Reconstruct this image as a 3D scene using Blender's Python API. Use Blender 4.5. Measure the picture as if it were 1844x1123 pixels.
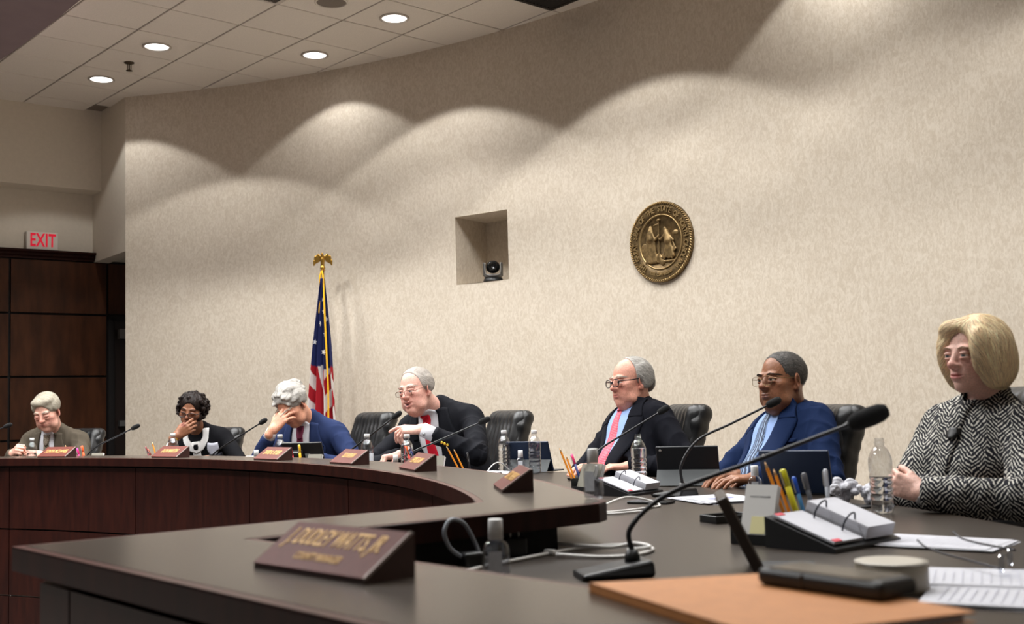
import bpy, bmesh, math, random
import numpy as np
from mathutils import Vector, Matrix
from mathutils.geometry import tessellate_polygon
random.seed(7); np.random.seed(7)
for o in list(bpy.data.objects): bpy.data.objects.remove(o, do_unlink=True)
SC = bpy.context.scene
COL = SC.collection

# ------------------------------------------------------------------ camera
EYE = 1.10
PITCH = math.atan2(168.0, 2031.7)
cam_d = bpy.data.cameras.new('camera'); cam = bpy.data.objects.new('camera', cam_d); COL.objects.link(cam)
cam_d.sensor_width = 36.0; cam_d.lens = 2031.7 / 1844 * 36.0
cam_d.clip_start = 0.05; cam_d.clip_end = 100
cam.matrix_world = Matrix.Translation((0, 0, EYE)) @ Matrix.Rotation(math.pi / 2 + PITCH, 4, 'X') @ Matrix.Rotation(-0.029, 4, 'Z')
cam_d.dof.use_dof = True; cam_d.dof.focus_distance = 6.1; cam_d.dof.aperture_fstop = 4.5
SC.camera = cam

# ------------------------------------------------------------------ world, lights, exposure
SC.view_settings.view_transform = 'Standard'; SC.view_settings.look = 'None'
SC.view_settings.gamma = 1.0; SC.view_settings.use_curve_mapping = False
SC.view_settings.exposure = -0.15
W = bpy.data.worlds.new('room_ambient'); SC.world = W; W.use_nodes = True
W.node_tree.nodes['Background'].inputs[0].default_value = (1.0, 0.965, 0.93, 1)
W.node_tree.nodes['Background'].inputs[1].default_value = 0.22
LAMP_W = 44.0          # watts of each recessed downlight
LAMP_COL = (1.0, 1.0, 0.99)
def room_light(name, loc, size, power, col=(1, .94, .88), target=None, sy=None):
    d = bpy.data.lights.new(name, 'AREA'); d.shape = 'RECTANGLE'; d.size = size; d.size_y = sy or size
    d.energy = power; d.color = col
    o = bpy.data.objects.new(name, d); COL.objects.link(o); o.location = loc
    if target is not None:
        o.rotation_euler = (Vector(target) - Vector(loc)).to_track_quat('-Z', 'Y').to_euler()
    return o
# the hall's own ceiling lights over the public seats, to the left of and behind the camera
# the hall's other recessed downlights, out of frame over the dais, the well and the public seats
def hall_lamp(x, y, z, power):
    d = bpy.data.lights.new('hall_downlight_lamp', 'SPOT'); d.energy = power; d.spot_size = math.radians(116); d.spot_blend = .2
    d.shadow_soft_size = .12; d.color = LAMP_COL
    o = bpy.data.objects.new('hall_downlight_lamp', d); COL.objects.link(o); o.location = (x, y, z)
HC = (-5.487, 2.285)
for r_, z_, p_, A_ in ((7.5, 4.25, 106, range(10, 56, 9)), (6.2, 4.25, 120, range(15, 50, 10)), (6.0, 4.25, 85, range(-18, 10, 13)), (6.4, 4.25, 225, range(55, 100, 10)), (5.0, 3.55, 120, range(20, 50, 14)), (5.0, 3.55, 200, range(52, 110, 14)), (3.2, 3.55, 200, range(10, 120, 22)), (1.2, 3.55, 200, range(0, 130, 60))):
    for a_ in A_:
        hall_lamp(HC[0] + r_ * math.cos(math.radians(a_)), HC[1] + r_ * math.sin(math.radians(a_)), z_, p_)

# ------------------------------------------------------------------ helpers
CX, CY = -5.487, 2.285            # centre of the curved dais and of the wall behind it
def pol(r, deg, z=None):
    a = math.radians(deg); x, y = CX + r * math.cos(a), CY + r * math.sin(a)
    return (x, y) if z is None else Vector((x, y, z))
def sm(m, ang=None):
    for p in m.polygons: p.use_smooth = True
def link(name, me, mat=None, parent=None, loc=None, rot=None, smooth=False):
    o = bpy.data.objects.new(name, me); COL.objects.link(o)
    if mat is not None and me is not None and len(me.materials) == 0: me.materials.append(mat)
    if parent is not None: o.parent = parent
    if loc is not None: o.location = loc
    if rot is not None: o.rotation_euler = rot
    if smooth: sm(me)
    return o
def tag(o, label=None, cat=None, group=None, kind=None):
    if label: o['label'] = label
    if cat: o['category'] = cat
    if group: o['group'] = group
    if kind: o['kind'] = kind
    return o
def thing(name, label, cat, loc=(0, 0, 0), rz=0.0, group=None):
    o = bpy.data.objects.new(name, None); COL.objects.link(o)
    o.location = loc; o.rotation_euler = (0, 0, rz); o.empty_display_size = .05
    return tag(o, label, cat, group)
def copy_tree(o, parent=None):
    c = o.copy(); COL.objects.link(c)
    if parent is not None: c.parent = parent
    for ch in list(o.children): copy_tree(ch, c)
    return c
def bm_mesh(bm, name='m', smooth=False):
    me = bpy.data.meshes.new(name); bm.normal_update(); bm.to_mesh(me); bm.free()
    if smooth: sm(me)
    return me
def pydata(verts, faces, name='m', smooth=False):
    me = bpy.data.meshes.new(name); me.from_pydata([tuple(v) for v in verts], [], [tuple(f) for f in faces]); me.update()
    if smooth: sm(me)
    return me
def box_bm(bm, sx, sy, sz, c=(0, 0, 0), M=None, bevel=0.0, seg=2):
    r = bmesh.ops.create_cube(bm, size=1.0)
    vs = r['verts']
    for v in vs: v.co = Vector((v.co.x * sx, v.co.y * sy, v.co.z * sz))
    if bevel > 0:
        es = list({e for v in vs for e in v.link_edges})
        rb = bmesh.ops.bevel(bm, geom=es, offset=bevel, segments=seg, affect='EDGES', profile=.5)
        vs = list({v for f in rb['faces'] for v in f.verts} | {v for v in vs if v.is_valid})
    T = Matrix.Translation(c) if M is None else M @ Matrix.Translation(c)
    bmesh.ops.transform(bm, matrix=T, verts=vs)
    return vs
def box(sx, sy, sz, c=(0, 0, 0), bevel=0.0, seg=2, M=None, smooth=False):
    bm = bmesh.new(); box_bm(bm, sx, sy, sz, c, M, bevel, seg)
    return bm_mesh(bm, smooth=smooth)
def lathe(prof, n=32, smooth=True, caps=True):
    V, Fc = [], []
    for r, z in prof:
        for k in range(n):
            a = 2 * math.pi * k / n; V.append((r * math.cos(a), r * math.sin(a), z))
    m = len(prof)
    for i in range(m - 1):
        for k in range(n):
            k2 = (k + 1) % n
            Fc.append((i * n + k, i * n + k2, (i + 1) * n + k2, (i + 1) * n + k))
    if caps:
        if prof[0][0] > 1e-6: Fc.append(tuple(range(n))[::-1])
        if prof[-1][0] > 1e-6: Fc.append(tuple((m - 1) * n + k for k in range(n)))
    me = pydata(V, Fc)
    if smooth: sm(me)
    return me
def catmull(P, n=8):
    P = [Vector(p) for p in P]; out = []
    for i in range(len(P) - 1):
        p0 = P[i - 1] if i > 0 else P[i] * 2 - P[i + 1]; p1 = P[i]; p2 = P[i + 1]
        p3 = P[i + 2] if i + 2 < len(P) else P[i + 1] * 2 - P[i]
        for k in range(n):
            t = k / n
            out.append(.5 * ((2 * p1) + (p2 - p0) * t + (2 * p0 - 5 * p1 + 4 * p2 - p3) * t * t + (3 * p1 - p0 - 3 * p2 + p3) * t ** 3))
    out.append(P[-1]); return out
def tube(path, rad, n=10, closed=False, caps=True):
    P = [Vector(p) for p in path]; m = len(P)
    R = rad if hasattr(rad, '__len__') else [rad] * m
    V, Fc = [], []
    up = Vector((0, 0, 1)); prev = None
    for i in range(m):
        if closed: t = P[(i + 1) % m] - P[i - 1]
        else: t = P[min(i + 1, m - 1)] - P[max(i - 1, 0)]
        if t.length < 1e-9: t = Vector((0, 0, 1))
        t.normalize()
        if prev is None:
            s = t.cross(up)
            if s.length < 1e-3: s = t.cross(Vector((1, 0, 0)))
        else: s = prev - t * prev.dot(t)
        s.normalize(); prev = s; b = t.cross(s)
        for k in range(n):
            a = 2 * math.pi * k / n; V.append(P[i] + (s * math.cos(a) + b * math.sin(a)) * R[i])
    lim = m if closed else m - 1
    for i in range(lim):
        j = (i + 1) % m
        for k in range(n):
            k2 = (k + 1) % n; Fc.append((i * n + k, i * n + k2, j * n + k2, j * n + k))
    if caps and not closed:
        Fc.append(tuple(range(n))[::-1]); Fc.append(tuple((m - 1) * n + k for k in range(n)))
    return pydata(V, Fc, smooth=True)
def inset(poly, d):
    n = len(poly); out = []
    A = sum(poly[i][0] * poly[(i + 1) % n][1] - poly[(i + 1) % n][0] * poly[i][1] for i in range(n))
    sg = 1 if A > 0 else -1
    for i in range(n):
        p0, p1, p2 = Vector(poly[i - 1][:2]), Vector(poly[i][:2]), Vector(poly[(i + 1) % n][:2])
        e1 = (p1 - p0).normalized(); e2 = (p2 - p1).normalized()
        n1 = Vector((-e1.y, e1.x)) * sg; n2 = Vector((-e2.y, e2.x)) * sg
        b = n1 + n2
        if b.length < 1e-6: b = n1
        b.normalize(); c = max(.35, b.dot(n1)); q = p1 + b * (d / c); out.append((q.x, q.y))
    return out
def tess(me):
    V = [v.co.copy() for v in me.vertices]; F = []
    for p in me.polygons:
        ids = list(p.vertices)
        if len(ids) <= 4: F.append(ids); continue
        nz = p.normal
        for t in tessellate_polygon([[V[i] for i in ids]]):
            q = [ids[i] for i in t]
            nn = (V[q[1]] - V[q[0]]).cross(V[q[2]] - V[q[0]])
            F.append(q if nn.dot(nz) > 0 else q[::-1])
    return pydata(V, F)
def prism(poly, z0, z1, bevel=0.0):
    bm = bmesh.new(); n = len(poly)
    A = sum(poly[i][0] * poly[(i + 1) % n][1] - poly[(i + 1) % n][0] * poly[i][1] for i in range(n))
    if A < 0: poly = poly[::-1]
    lo = [bm.verts.new((x, y, z0)) for x, y in poly]; hi = [bm.verts.new((x, y, z1)) for x, y in poly]
    ft = bm.faces.new(hi); fb = bm.faces.new(lo[::-1])
    for i in range(n): bm.faces.new((lo[i], lo[(i + 1) % n], hi[(i + 1) % n], hi[i]))
    if bevel > 0:
        bmesh.ops.bevel(bm, geom=list(ft.edges), offset=bevel, segments=2, affect='EDGES', profile=.5)
    me = bm_mesh(bm)
    return tess(me)
def arc_poly(r0, r1, a0, a1, step=1.5):
    n = max(2, int(abs(a1 - a0) / step) + 1); A = [a0 + (a1 - a0) * k / (n - 1) for k in range(n)]
    return [pol(r0, a) for a in A] + [pol(r1, a) for a in A[::-1]]

# ------------------------------------------------------------------ materials
MATS = {}
def srgb(r, g, b):
    f = lambda c: (c / 255 / 12.92) if c / 255 <= .04045 else ((c / 255 + .055) / 1.055) ** 2.4
    return (f(r), f(g), f(b), 1)
def mat(name, col, rough=.5, metal=0.0, spec=.5, noise=0.0, nscale=20.0, bump=0.0, bscale=None, stretch=None, col2=None,
        detail=4.0, trans=0.0, ior=1.45, emit=None, estr=0.0, sheen=0.0, coat=0.0, vcol=False, sss=0.0, ramp=(.35, .65)):
    if name in MATS: return MATS[name]
    m = bpy.data.materials.new(name); m.use_nodes = True; nt = m.node_tree; N = nt.nodes; L = nt.links
    b = N['Principled BSDF']
    b.inputs['Base Color'].default_value = col; b.inputs['Roughness'].default_value = rough
    b.inputs['Metallic'].default_value = metal; b.inputs['Specular IOR Level'].default_value = spec
    b.inputs['IOR'].default_value = ior; b.inputs['Transmission Weight'].default_value = trans
    b.inputs['Sheen Weight'].default_value = sheen; b.inputs['Coat Weight'].default_value = coat
    if sss > 0:
        b.inputs['Subsurface Weight'].default_value = sss; b.inputs['Subsurface Radius'].default_value = (.012, .005, .003); b.inputs['Subsurface Scale'].default_value = 1.0
    if emit: b.inputs['Emission Color'].default_value = emit; b.inputs['Emission Strength'].default_value = estr
    src = None
    if vcol:
        va = N.new('ShaderNodeVertexColor'); va.layer_name = 'Col'; src = va.outputs['Color']
        L.new(src, b.inputs['Base Color'])
    if noise > 0 or col2 is not None or bump > 0:
        tc = N.new('ShaderNodeTexCoord'); mp = N.new('ShaderNodeMapping'); L.new(tc.outputs['Object'], mp.inputs['Vector'])
        if stretch: mp.inputs['Scale'].default_value = stretch
    if noise > 0 or col2 is not None:
        nz = N.new('ShaderNodeTexNoise'); nz.inputs['Scale'].default_value = nscale; nz.inputs['Detail'].default_value = detail
        L.new(mp.outputs['Vector'], nz.inputs['Vector'])
        rp = N.new('ShaderNodeValToRGB'); rp.color_ramp.elements[0].position = ramp[0]; rp.color_ramp.elements[1].position = ramp[1]
        L.new(nz.outputs['Fac'], rp.inputs['Fac'])
        if vcol:
            k0, k1 = 1 - noise, 1 + noise
            rp.color_ramp.elements[0].color = (k0, k0, k0, 1); rp.color_ramp.elements[1].color = (k1, k1, k1, 1)
            mx = N.new('ShaderNodeMix'); mx.data_type = 'RGBA'; mx.blend_type = 'MULTIPLY'; mx.inputs[0].default_value = 1
            L.new(src, mx.inputs[6]); L.new(rp.outputs['Color'], mx.inputs[7]); L.new(mx.outputs[2], b.inputs['Base Color'])
        else:
            c2 = col2 if col2 is not None else tuple(min(1, c * (1 + noise)) for c in col[:3]) + (1,)
            c1 = col if col2 is not None else tuple(c * (1 - noise) for c in col[:3]) + (1,)
            rp.color_ramp.elements[0].color = c1; rp.color_ramp.elements[1].color = c2
            L.new(rp.outputs['Color'], b.inputs['Base Color'])
    if bump > 0:
        nb = N.new('ShaderNodeTexNoise'); nb.inputs['Scale'].default_value = bscale or nscale; nb.inputs['Detail'].default_value = detail
        L.new(mp.outputs['Vector'], nb.inputs['Vector'])
        bp = N.new('ShaderNodeBump'); bp.inputs['Strength'].default_value = bump; bp.inputs['Distance'].default_value = .004
        L.new(nb.outputs['Fac'], bp.inputs['Height']); L.new(bp.outputs['Normal'], b.inputs['Normal'])
    MATS[name] = m; return m
M_paper = mat('vinyl_wall_covering', srgb(196, 178, 156), .75, spec=.25, noise=.085, nscale=42, detail=6, stretch=(1, 1, .55), bump=.25, bscale=60)
def wall_covering():
    m = M_paper; nt = m.node_tree; N = nt.nodes; L = nt.links; b = N['Principled BSDF']
    tc = N.new('ShaderNodeTexCoord'); mp = N.new('ShaderNodeMapping'); mp.inputs['Scale'].default_value = (1, 1, .6)
    L.new(tc.outputs['Object'], mp.inputs['Vector'])
    n1 = N.new('ShaderNodeTexNoise'); n1.inputs['Scale'].default_value = 16; n1.inputs['Detail'].default_value = 3; n1.inputs['Distortion'].default_value = 2.2
    n2 = N.new('ShaderNodeTexNoise'); n2.inputs['Scale'].default_value = 70; n2.inputs['Detail'].default_value = 4; n2.inputs['Distortion'].default_value = .6
    L.new(mp.outputs[0], n1.inputs['Vector']); L.new(mp.outputs[0], n2.inputs['Vector'])
    ad = N.new('ShaderNodeMath'); ad.operation = 'ADD'; L.new(n1.outputs['Fac'], ad.inputs[0]); L.new(n2.outputs['Fac'], ad.inputs[1])
    rp = N.new('ShaderNodeValToRGB'); E = rp.color_ramp.elements
    E[0].position = .40; E[0].color = srgb(197, 184, 166); E[1].position = .60; E[1].color = srgb(212, 201, 185)
    dv = N.new('ShaderNodeMath'); dv.operation = 'MULTIPLY'; dv.inputs[1].default_value = .5; L.new(ad.outputs[0], dv.inputs[0])
    L.new(dv.outputs[0], rp.inputs['Fac']); L.new(rp.outputs['Color'], b.inputs['Base Color'])
wall_covering()
M_paint = mat('cream_paint', srgb(214, 204, 188), .7, spec=.3, noise=.02, nscale=30)
M_tile = mat('ceiling_tile_white', srgb(226, 218, 208), .9, spec=.1, noise=.05, nscale=160, bump=.15, bscale=220)
M_tbar = mat('grid_bar_grey', srgb(128, 116, 106), .6)
M_soffit = mat('mauve_brown_paint', srgb(124, 108, 110), .85, spec=.2, noise=.03, nscale=6)
M_wood = mat('mahogany_veneer', srgb(30, 9, 6), .42, spec=.16, col2=srgb(42, 15, 9), nscale=9, stretch=(3.0, 3.0, .5), detail=6, bump=.04)
M_edge = mat('mahogany_edge', srgb(74, 38, 30), .32, spec=.5, noise=.15, nscale=20)
M_wallwood = mat('walnut_panel', srgb(50, 27, 15), .4, spec=.25, col2=srgb(74, 42, 24), nscale=4.5, stretch=(2.2, 2.2, .5), detail=8, bump=.03)
M_joint = mat('panel_joint_black', srgb(14, 8, 7), .8)
M_lam = mat('desk_laminate', srgb(66, 58, 51), .24, spec=.45, noise=.08, nscale=260, detail=2)
M_desk = mat('worktop_laminate', srgb(50, 42, 35), .34, spec=.45, noise=.08, nscale=260, detail=2)
M_carpet = mat('carpet', srgb(126, 119, 113), .95, spec=.1, noise=.15, nscale=90)
M_black = mat('black_plastic', srgb(20, 20, 21), .42, spec=.5)
M_blackgl = mat('black_gloss', srgb(12, 12, 13), .16, spec=.6)
M_metal = mat('brushed_steel', srgb(150, 150, 150), .32, metal=.9)
M_white = mat('white_plastic', srgb(228, 228, 226), .4)
M_paperw = mat('white_paper', srgb(196, 196, 202), .8, spec=.2, noise=.015, nscale=30)
M_dark = mat('dark_void', srgb(16, 12, 11), .7)

# ================================================================== STRUCTURE
def struct(name, me, m=None, parent=None, **k):
    o = link(name, me, m, parent, **k)
    if parent is None: o['kind'] = 'structure'
    return o
struct('floor', box(30, 26, .1, (-2, 4, -.50)), M_carpet)
FLOOR_Z = -.45

# curved wall with the camera niche
CEIL = 4.304; WR = 9.02
def curved_wall():
    N0, N1, Z0, Z1 = 52.66, 56.25, 2.16, 2.755
    A = sorted(set([79.45 - k * .9 for k in range(0, 150)] + [N0, N1]), reverse=True); A = [a for a in A if a > -52]
    Z = [0, 1.0, Z0, Z1, 3.6, CEIL + .06]
    V = [pol(WR, a, z) for a in A for z in Z]; nz = len(Z); F = []
    for i in range(len(A) - 1):
        for j in range(nz - 1):
            if A[i] <= N1 + 1e-6 and A[i + 1] >= N0 - 1e-6 and j == 2: continue
            F.append((i * nz + j, (i + 1) * nz + j, (i + 1) * nz + j + 1, i * nz + j + 1))
    k = len(V)
    amid = math.radians((N0 + N1) / 2); dx, dy = math.cos(amid) * .45, math.sin(amid) * .45
    p0, p1 = pol(WR, N1), pol(WR, N0)
    for (x, y) in (p0, p1):
        for z in (Z0, Z1): V.append((x, y, z)); V.append((x + dx, y + dy, z))
    # 0:p0 lo front,1:p0 lo back,2:p0 hi front,3:p0 hi back,4..7 same for p1
    F += [(k, k + 1, k + 3, k + 2), (k + 4, k + 6, k + 7, k + 5), (k + 2, k + 3, k + 7, k + 6), (k, k + 4, k + 5, k + 1), (k + 1, k + 5, k + 7, k + 3)]
    # return end at the left, thickness of the wall
    e = len(V); x, y = pol(WR, 79.45); x2, y2 = pol(WR + .25, 79.45)
    V += [(x, y, 0), (x2, y2, 0), (x2, y2, CEIL), (x, y, CEIL)]; F.append((e, e + 3, e + 2, e + 1))
    return pydata(V, F)
struct('wall_back', curved_wall(), M_paper)

# left end: header over the doorway, painted upper wall, soffit, walnut panelling
WA = Vector((.785, .62)).normalized(); WN = Vector((-WA.y, WA.x)); WE = Vector(pol(WR, 79.45))
def wp(s, off): q = WE + WA * s + WN * off; return (q.x, q.y)
struct('wall_header', prism([wp(0, 0), wp(0, 1.25), wp(.16, 1.25), wp(.16, 0)], 2.742, CEIL + .05), M_paint)
wl = struct('wall_left', prism([wp(-6, 1.0), wp(1.6, 1.0), wp(1.6, 1.15), wp(-6, 1.15)], 0, CEIL + .05), M_paint)
struct('wall_soffit', prism([wp(-6, .72), wp(0.0, .72), wp(0.0, 1.0), wp(-6, 1.0)], 3.47, CEIL + .05), M_paint)
pj = struct('joint_backing', prism([wp(-6, .965), wp(1.6, .965), wp(1.6, 1.0), wp(-6, 1.0)], 0, 2.76), M_joint, wl)
zs = [0.26, .89, 1.531, 2.18, 2.745]
ss = [-5.05, -4.02, -2.98, -1.9, -.845, .137, 1.6]
for i in range(len(ss) - 1):
    for j in range(len(zs) - 1):
        if i == len(ss) - 2 and j < 3: continue
        struct('panel', prism([wp(ss[i] + .012, .94), wp(ss[i + 1] - .012, .94), wp(ss[i + 1] - .012, .97), wp(ss[i] + .012, .97)], zs[j] + .012, zs[j + 1] - .012), M_wallwood, wl)
def crown():
    prof = [(1.0, 2.745), (.925, 2.745), (.925, 2.765), (.905, 2.78), (.905, 2.80), (.88, 2.815), (.88, 2.835), (1.0, 2.835)]
    V = [(*wp(-6, o), z) for o, z in prof] + [(*wp(0.0, o), z) for o, z in prof]; n = len(prof)
    F = [(i, (i + 1) % n, n + (i + 1) % n, n + i) for i in range(n)] + [tuple(range(n))[::-1], tuple(range(n, 2 * n))]
    return pydata(V, F)
struct('trim_1', crown(), M_wood)
# door in the dark recess at the end of the panelled wall
M_door = mat('dark_door', srgb(34, 22, 18), .45)
dr = struct('door_1', prism([wp(.2, .93), wp(1.15, .93), wp(1.15, .975), wp(.2, .975)], .02, 2.12), M_door)
struct('door_frame', prism([wp(.137, .90), wp(.2, .90), wp(.2, .97), wp(.137, .97)], 0, 2.18), M_joint, dr)
struct('door_frame', prism([wp(.137, .90), wp(1.2, .90), wp(1.2, .97), wp(.137, .97)], 2.12, 2.18), M_joint, dr)
struct('door_closer', prism([wp(.24, .85), wp(.52, .85), wp(.52, .93), wp(.24, .93)], 1.93, 2.03), mat('closer_grey', srgb(120, 116, 112), .45, metal=.4), dr)
struct('push_bar', prism([wp(.24, .86), wp(1.0, .86), wp(1.0, .92), wp(.24, .92)], 1.0, 1.06), M_metal, dr)

# exit sign
ex = thing('exit_sign', 'white exit sign with red letters on the cream wall above the panelling', 'sign', (*wp(-.53, .995), 2.835), math.atan2(WA.y, WA.x))
M_exitred = mat('exit_red', srgb(225, 30, 60), .5, emit=srgb(235, 20, 55), estr=.4)
def text_mesh(s, size, ext=.001, sx=1.0, align='CENTER', space=1.0, bold=0.0):
    cu = bpy.data.curves.new('txt', 'FONT'); cu.body = s; cu.size = size; cu.extrude = ext; cu.align_x = align; cu.align_y = 'CENTER'
    cu.space_character = space; cu.offset = bold; cu.resolution_u = 3
    o = bpy.data.objects.new('txt', cu); COL.objects.link(o)
    dg = bpy.context.evaluated_depsgraph_get(); me = bpy.data.meshes.new_from_object(o.evaluated_get(dg))
    bpy.data.objects.remove(o); bpy.data.curves.remove(cu)
    me.materials.clear()
    for v in me.vertices: v.co.x *= sx
    return me
link('sign_case', box(.315, .055, .185, (0, -.03, .10), .008), mat('sign_white', srgb(228, 222, 212), .5), ex)
link('lettering', text_mesh('EXIT', .19, .002, .62, space=1.08, bold=.004), M_exitred, ex, loc=(0.002, -.06, .10), rot=(math.pi / 2, 0, 0))

# ceiling: grid, tiles, lamps
GA = -.838; GX, GY, GT = -7.68, 18.023, .61
gc, gs = math.cos(GA), math.sin(GA)
def node(i, j): return ((GX + gc * i - gs * j) * GT, (GY + gs * i + gc * j) * GT)
ceil = struct('ceiling', prism([node(-9, -12), node(26, -12), node(26, 8), node(-9, 8)], CEIL + .02, CEIL + .08), M_tbar)
tile_me = box(GT - .016, GT - .016, .016, (0, 0, 0), .003, 1)
tile_me.materials.append(M_tile)
LIGHTS = [(1, 0), (3, 0), (4, 2), (6, 2), (9, 2), (12, 3)]
VENTS = [(8, 3), (6, 0)]
SPK = (6, 1)
cnt = 0
for i in range(-3, 20):
    for j in range(-5, 6):
        x, y = node(i + .5, j + .5)
        r = math.hypot(x - CX, y - CY)
        if r > WR + .5 or y < 1.5: continue
        sd = (Vector((x, y)) - WE).dot(WN)
        if sd > 1.0 and (Vector((x, y)) - WE).dot(WA) < .6: continue
        if (i, j) in VENTS: continue
        t = struct('ceiling_tile', tile_me, None, ceil, loc=(x, y, CEIL + .012 + random.uniform(-.001, .001)), rot=(0, 0, GA)); cnt += 1
M_lens = mat('lamp_lens', (1, 1, 1, 1), .4, emit=(1.0, .97, .94, 1), estr=6.0)
M_trim = mat('lamp_trim', srgb(196, 188, 180), .35, metal=.3)
ring_me = lathe([(.105, .0), (.122, -.001), (.124, -.008), (.104, -.012), (.100, -.002), (.098, .004)], 40, caps=False); ring_me.materials.append(M_trim)
lens_me = lathe([(.0001, -.004), (.06, -.004), (.1, -.002)], 40, caps=False); lens_me.materials.append(M_lens)
LBL = {(1, 0): 'lit round recessed downlight nearest the exit sign corner', (3, 0): 'lit round recessed downlight beside the sprinkler, furthest from the curved wall',
       (4, 2): 'lit round recessed downlight close to the curved wall above the flag', (6, 2): 'lit round recessed downlight right of the round ceiling speaker',
       (9, 2): 'round recessed downlight out of frame above the bronze seal', (12, 3): 'round recessed downlight out of frame above the right end of the wall'}
for (i, j) in LIGHTS:
    x, y = node(i + .5, j + .5)
    t = thing('ceiling_downlight', LBL.get((i, j), 'lit round recessed ceiling downlight out of frame over the dais'), 'ceiling light', (x, y, CEIL + .004), 0, 'recessed downlights in the tiled ceiling')
    link('trim_ring', ring_me, None, t); link('lens', lens_me, None, t)
    d = bpy.data.lights.new('downlight_lamp', 'SPOT'); d.energy = {(4, 2): 36, (3, 0): 95, (6, 2): 85, (9, 2): 115, (12, 3): 80}.get((i, j), LAMP_W); d.spot_size = math.radians(113); d.spot_blend = .12; d.shadow_soft_size = .05; d.color = LAMP_COL
    lo = bpy.data.objects.new('downlight_lamp', d); COL.objects.link(lo); lo.parent = t; lo.location = (0, 0, -.02)
# dark return-air grilles
M_vent = mat('vent_dark', srgb(44, 38, 34), .7)
for n, (i, j) in enumerate(VENTS):
    x, y = node(i + .5, j + .5)
    lb = ['dark square air grille in the ceiling against the curved wall', 'grey square air grille in the ceiling above the far tiles'][n]
    t = thing('ceiling_vent', lb, 'air vent', (x, y, CEIL), GA, 'air grilles in the ceiling')
    link('grille_frame', bm_mesh((lambda bm: ([box_bm(bm, .59, .03, .012, (0, s * .28, .0)) for s in (-1, 1)], [box_bm(bm, .03, .53, .012, (s * .28, 0, .0)) for s in (-1, 1)], bm)[-1])(bmesh.new())), M_trim if n else M_vent, t)
    for k in range(13):
        link('louvre', box(.53, .006, .03, (0, 0, 0), M=Matrix.Translation((0, -.24 + .04 * k, .004)) @ Matrix.Rotation(.6, 4, 'X')), M_vent if n == 0 else mat('vent_grey', srgb(120, 110, 100), .6), t)
    link('duct_back', box(.55, .55, .004, (0, 0, .022)), M_vent if n == 0 else mat('vent_grey', srgb(120, 110, 100), .6), t)
x, y = node(SPK[0] + .5, SPK[1] + .5)
t = thing('ceiling_speaker', 'round grey perforated speaker grille in the ceiling', 'speaker', (x, y, CEIL + .004))
link('grille', lathe([(.0001, -.008), (.09, -.007), (.118, -.004)], 40, caps=False), mat('speaker_mesh', srgb(120, 110, 100), .8, noise=.2, nscale=400), t)
link('rim', lathe([(.118, -.001), (.130, -.001), (.131, -.009), (.117, -.010), (.116, -.002)], 40, caps=False), M_tile, t)
x, y = node(2.55, .5)
t = thing('fire_sprinkler', 'small brass fire sprinkler head hanging from a ceiling tile', 'sprinkler', (x, y, CEIL + .004))
M_spr = mat('sprinkler_brass', srgb(70, 58, 44), .45, metal=.6)
link('escutcheon', lathe([(.0001, 0), (.045, 0), (.043, -.008), (.02, -.016), (.0001, -.016)], 24), M_spr, t)
bm = bmesh.new()
for s in (-1, 1): box_bm(bm, .007, .008, .055, (s * .016, 0, -.04), None)
box_bm(bm, .014, .012, .012, (0, 0, -.068)); box_bm(bm, .01, .01, .05, (0, 0, -.04))
link('frame_arms', bm_mesh(bm), M_spr, t)
link('deflector', lathe([(.0001, -.074), (.028, -.074), (.03, -.077), (.0001, -.078)], 16), M_spr, t)

# dropped soffit with a broad curved edge, top left
SX, SY, SR, SZ = -18.7, -6.86, 21.03, 3.6
sp = []
for k in range(25):
    a = math.radians(22 + 42 * k / 24); sp.append((SX + SR * math.cos(a), SY + SR * math.sin(a)))
sp += [(SX + (SR - 9) * math.cos(math.radians(64)), SY + (SR - 9) * math.sin(math.radians(64))), (SX + (SR - 6) * math.cos(math.radians(22)), SY + (SR - 6) * math.sin(math.radians(22)))]
struct('ceiling_soffit', prism(sp, SZ, CEIL + .02), M_soffit)

# ================================================================== DAIS
struct('floor_platform', prism(arc_poly(5.47, 9.3, 110, -32), -.45, 0), M_carpet)
A0 = Vector((-.98, 2.21)); AA = Vector((.786, .618)); BB = Vector((.665, -.747))
NA = Vector((.618, -.786)); NB = Vector((.747, .665))
W1, W2 = .285, .355
def ap(v): return (v.x, v.y)
R_IN, R_OUT, Z_L, T_L = 5.42, 5.735, .855, .045
R_DESK, Z_D = 6.82, .75
def line_x(p, d, q, e):
    det = d.x * (-e.y) + e.x * d.y
    w = q - p; s = (w.x * (-e.y) + e.x * w.y) / det
    return p + d * s
tip_in = line_x(A0 + NA * W1, AA, A0 + NB * W2, BB)
END2 = 2.6
ang_in = math.degrees(math.atan2((A0 + AA * 1.13).y - CY, (A0 + AA * 1.13).x - CX))
corner = A0 + AA * 1.275 + NA * W1
ang_out = math.degrees(math.atan2(corner.y - CY, corner.x - CX))
AMAX = 108
ledge = [ap(A0), ap(A0 + AA * 1.10)]
k = ang_in
for q in range(69): ledge.append(pol(R_IN, ang_in + .15 + (AMAX - ang_in - .15) * q / 68))
for q in range(70): ledge.append(pol(R_OUT, AMAX + (ang_out + .6 - AMAX) * q / 69))
ledge += [ap(corner), ap(tip_in), ap(A0 + NB * W2 + BB * END2), ap(A0 + BB * END2)]
lg = thing('dais_ledge', 'raised dark ledge curving along the front of the dais with a mahogany edge', 'ledge', (0, 0, 0))
link('ledge_slab', prism(ledge, Z_L - T_L, Z_L, .004), M_edge if False else M_wood, lg)
link('edge_band', prism(ledge, Z_L, Z_L + .0012), M_edge, lg)
link('laminate_top', prism(inset(ledge, .018), Z_L, Z_L + .002), M_lam, lg)
ins = inset(ledge, .045)
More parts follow.
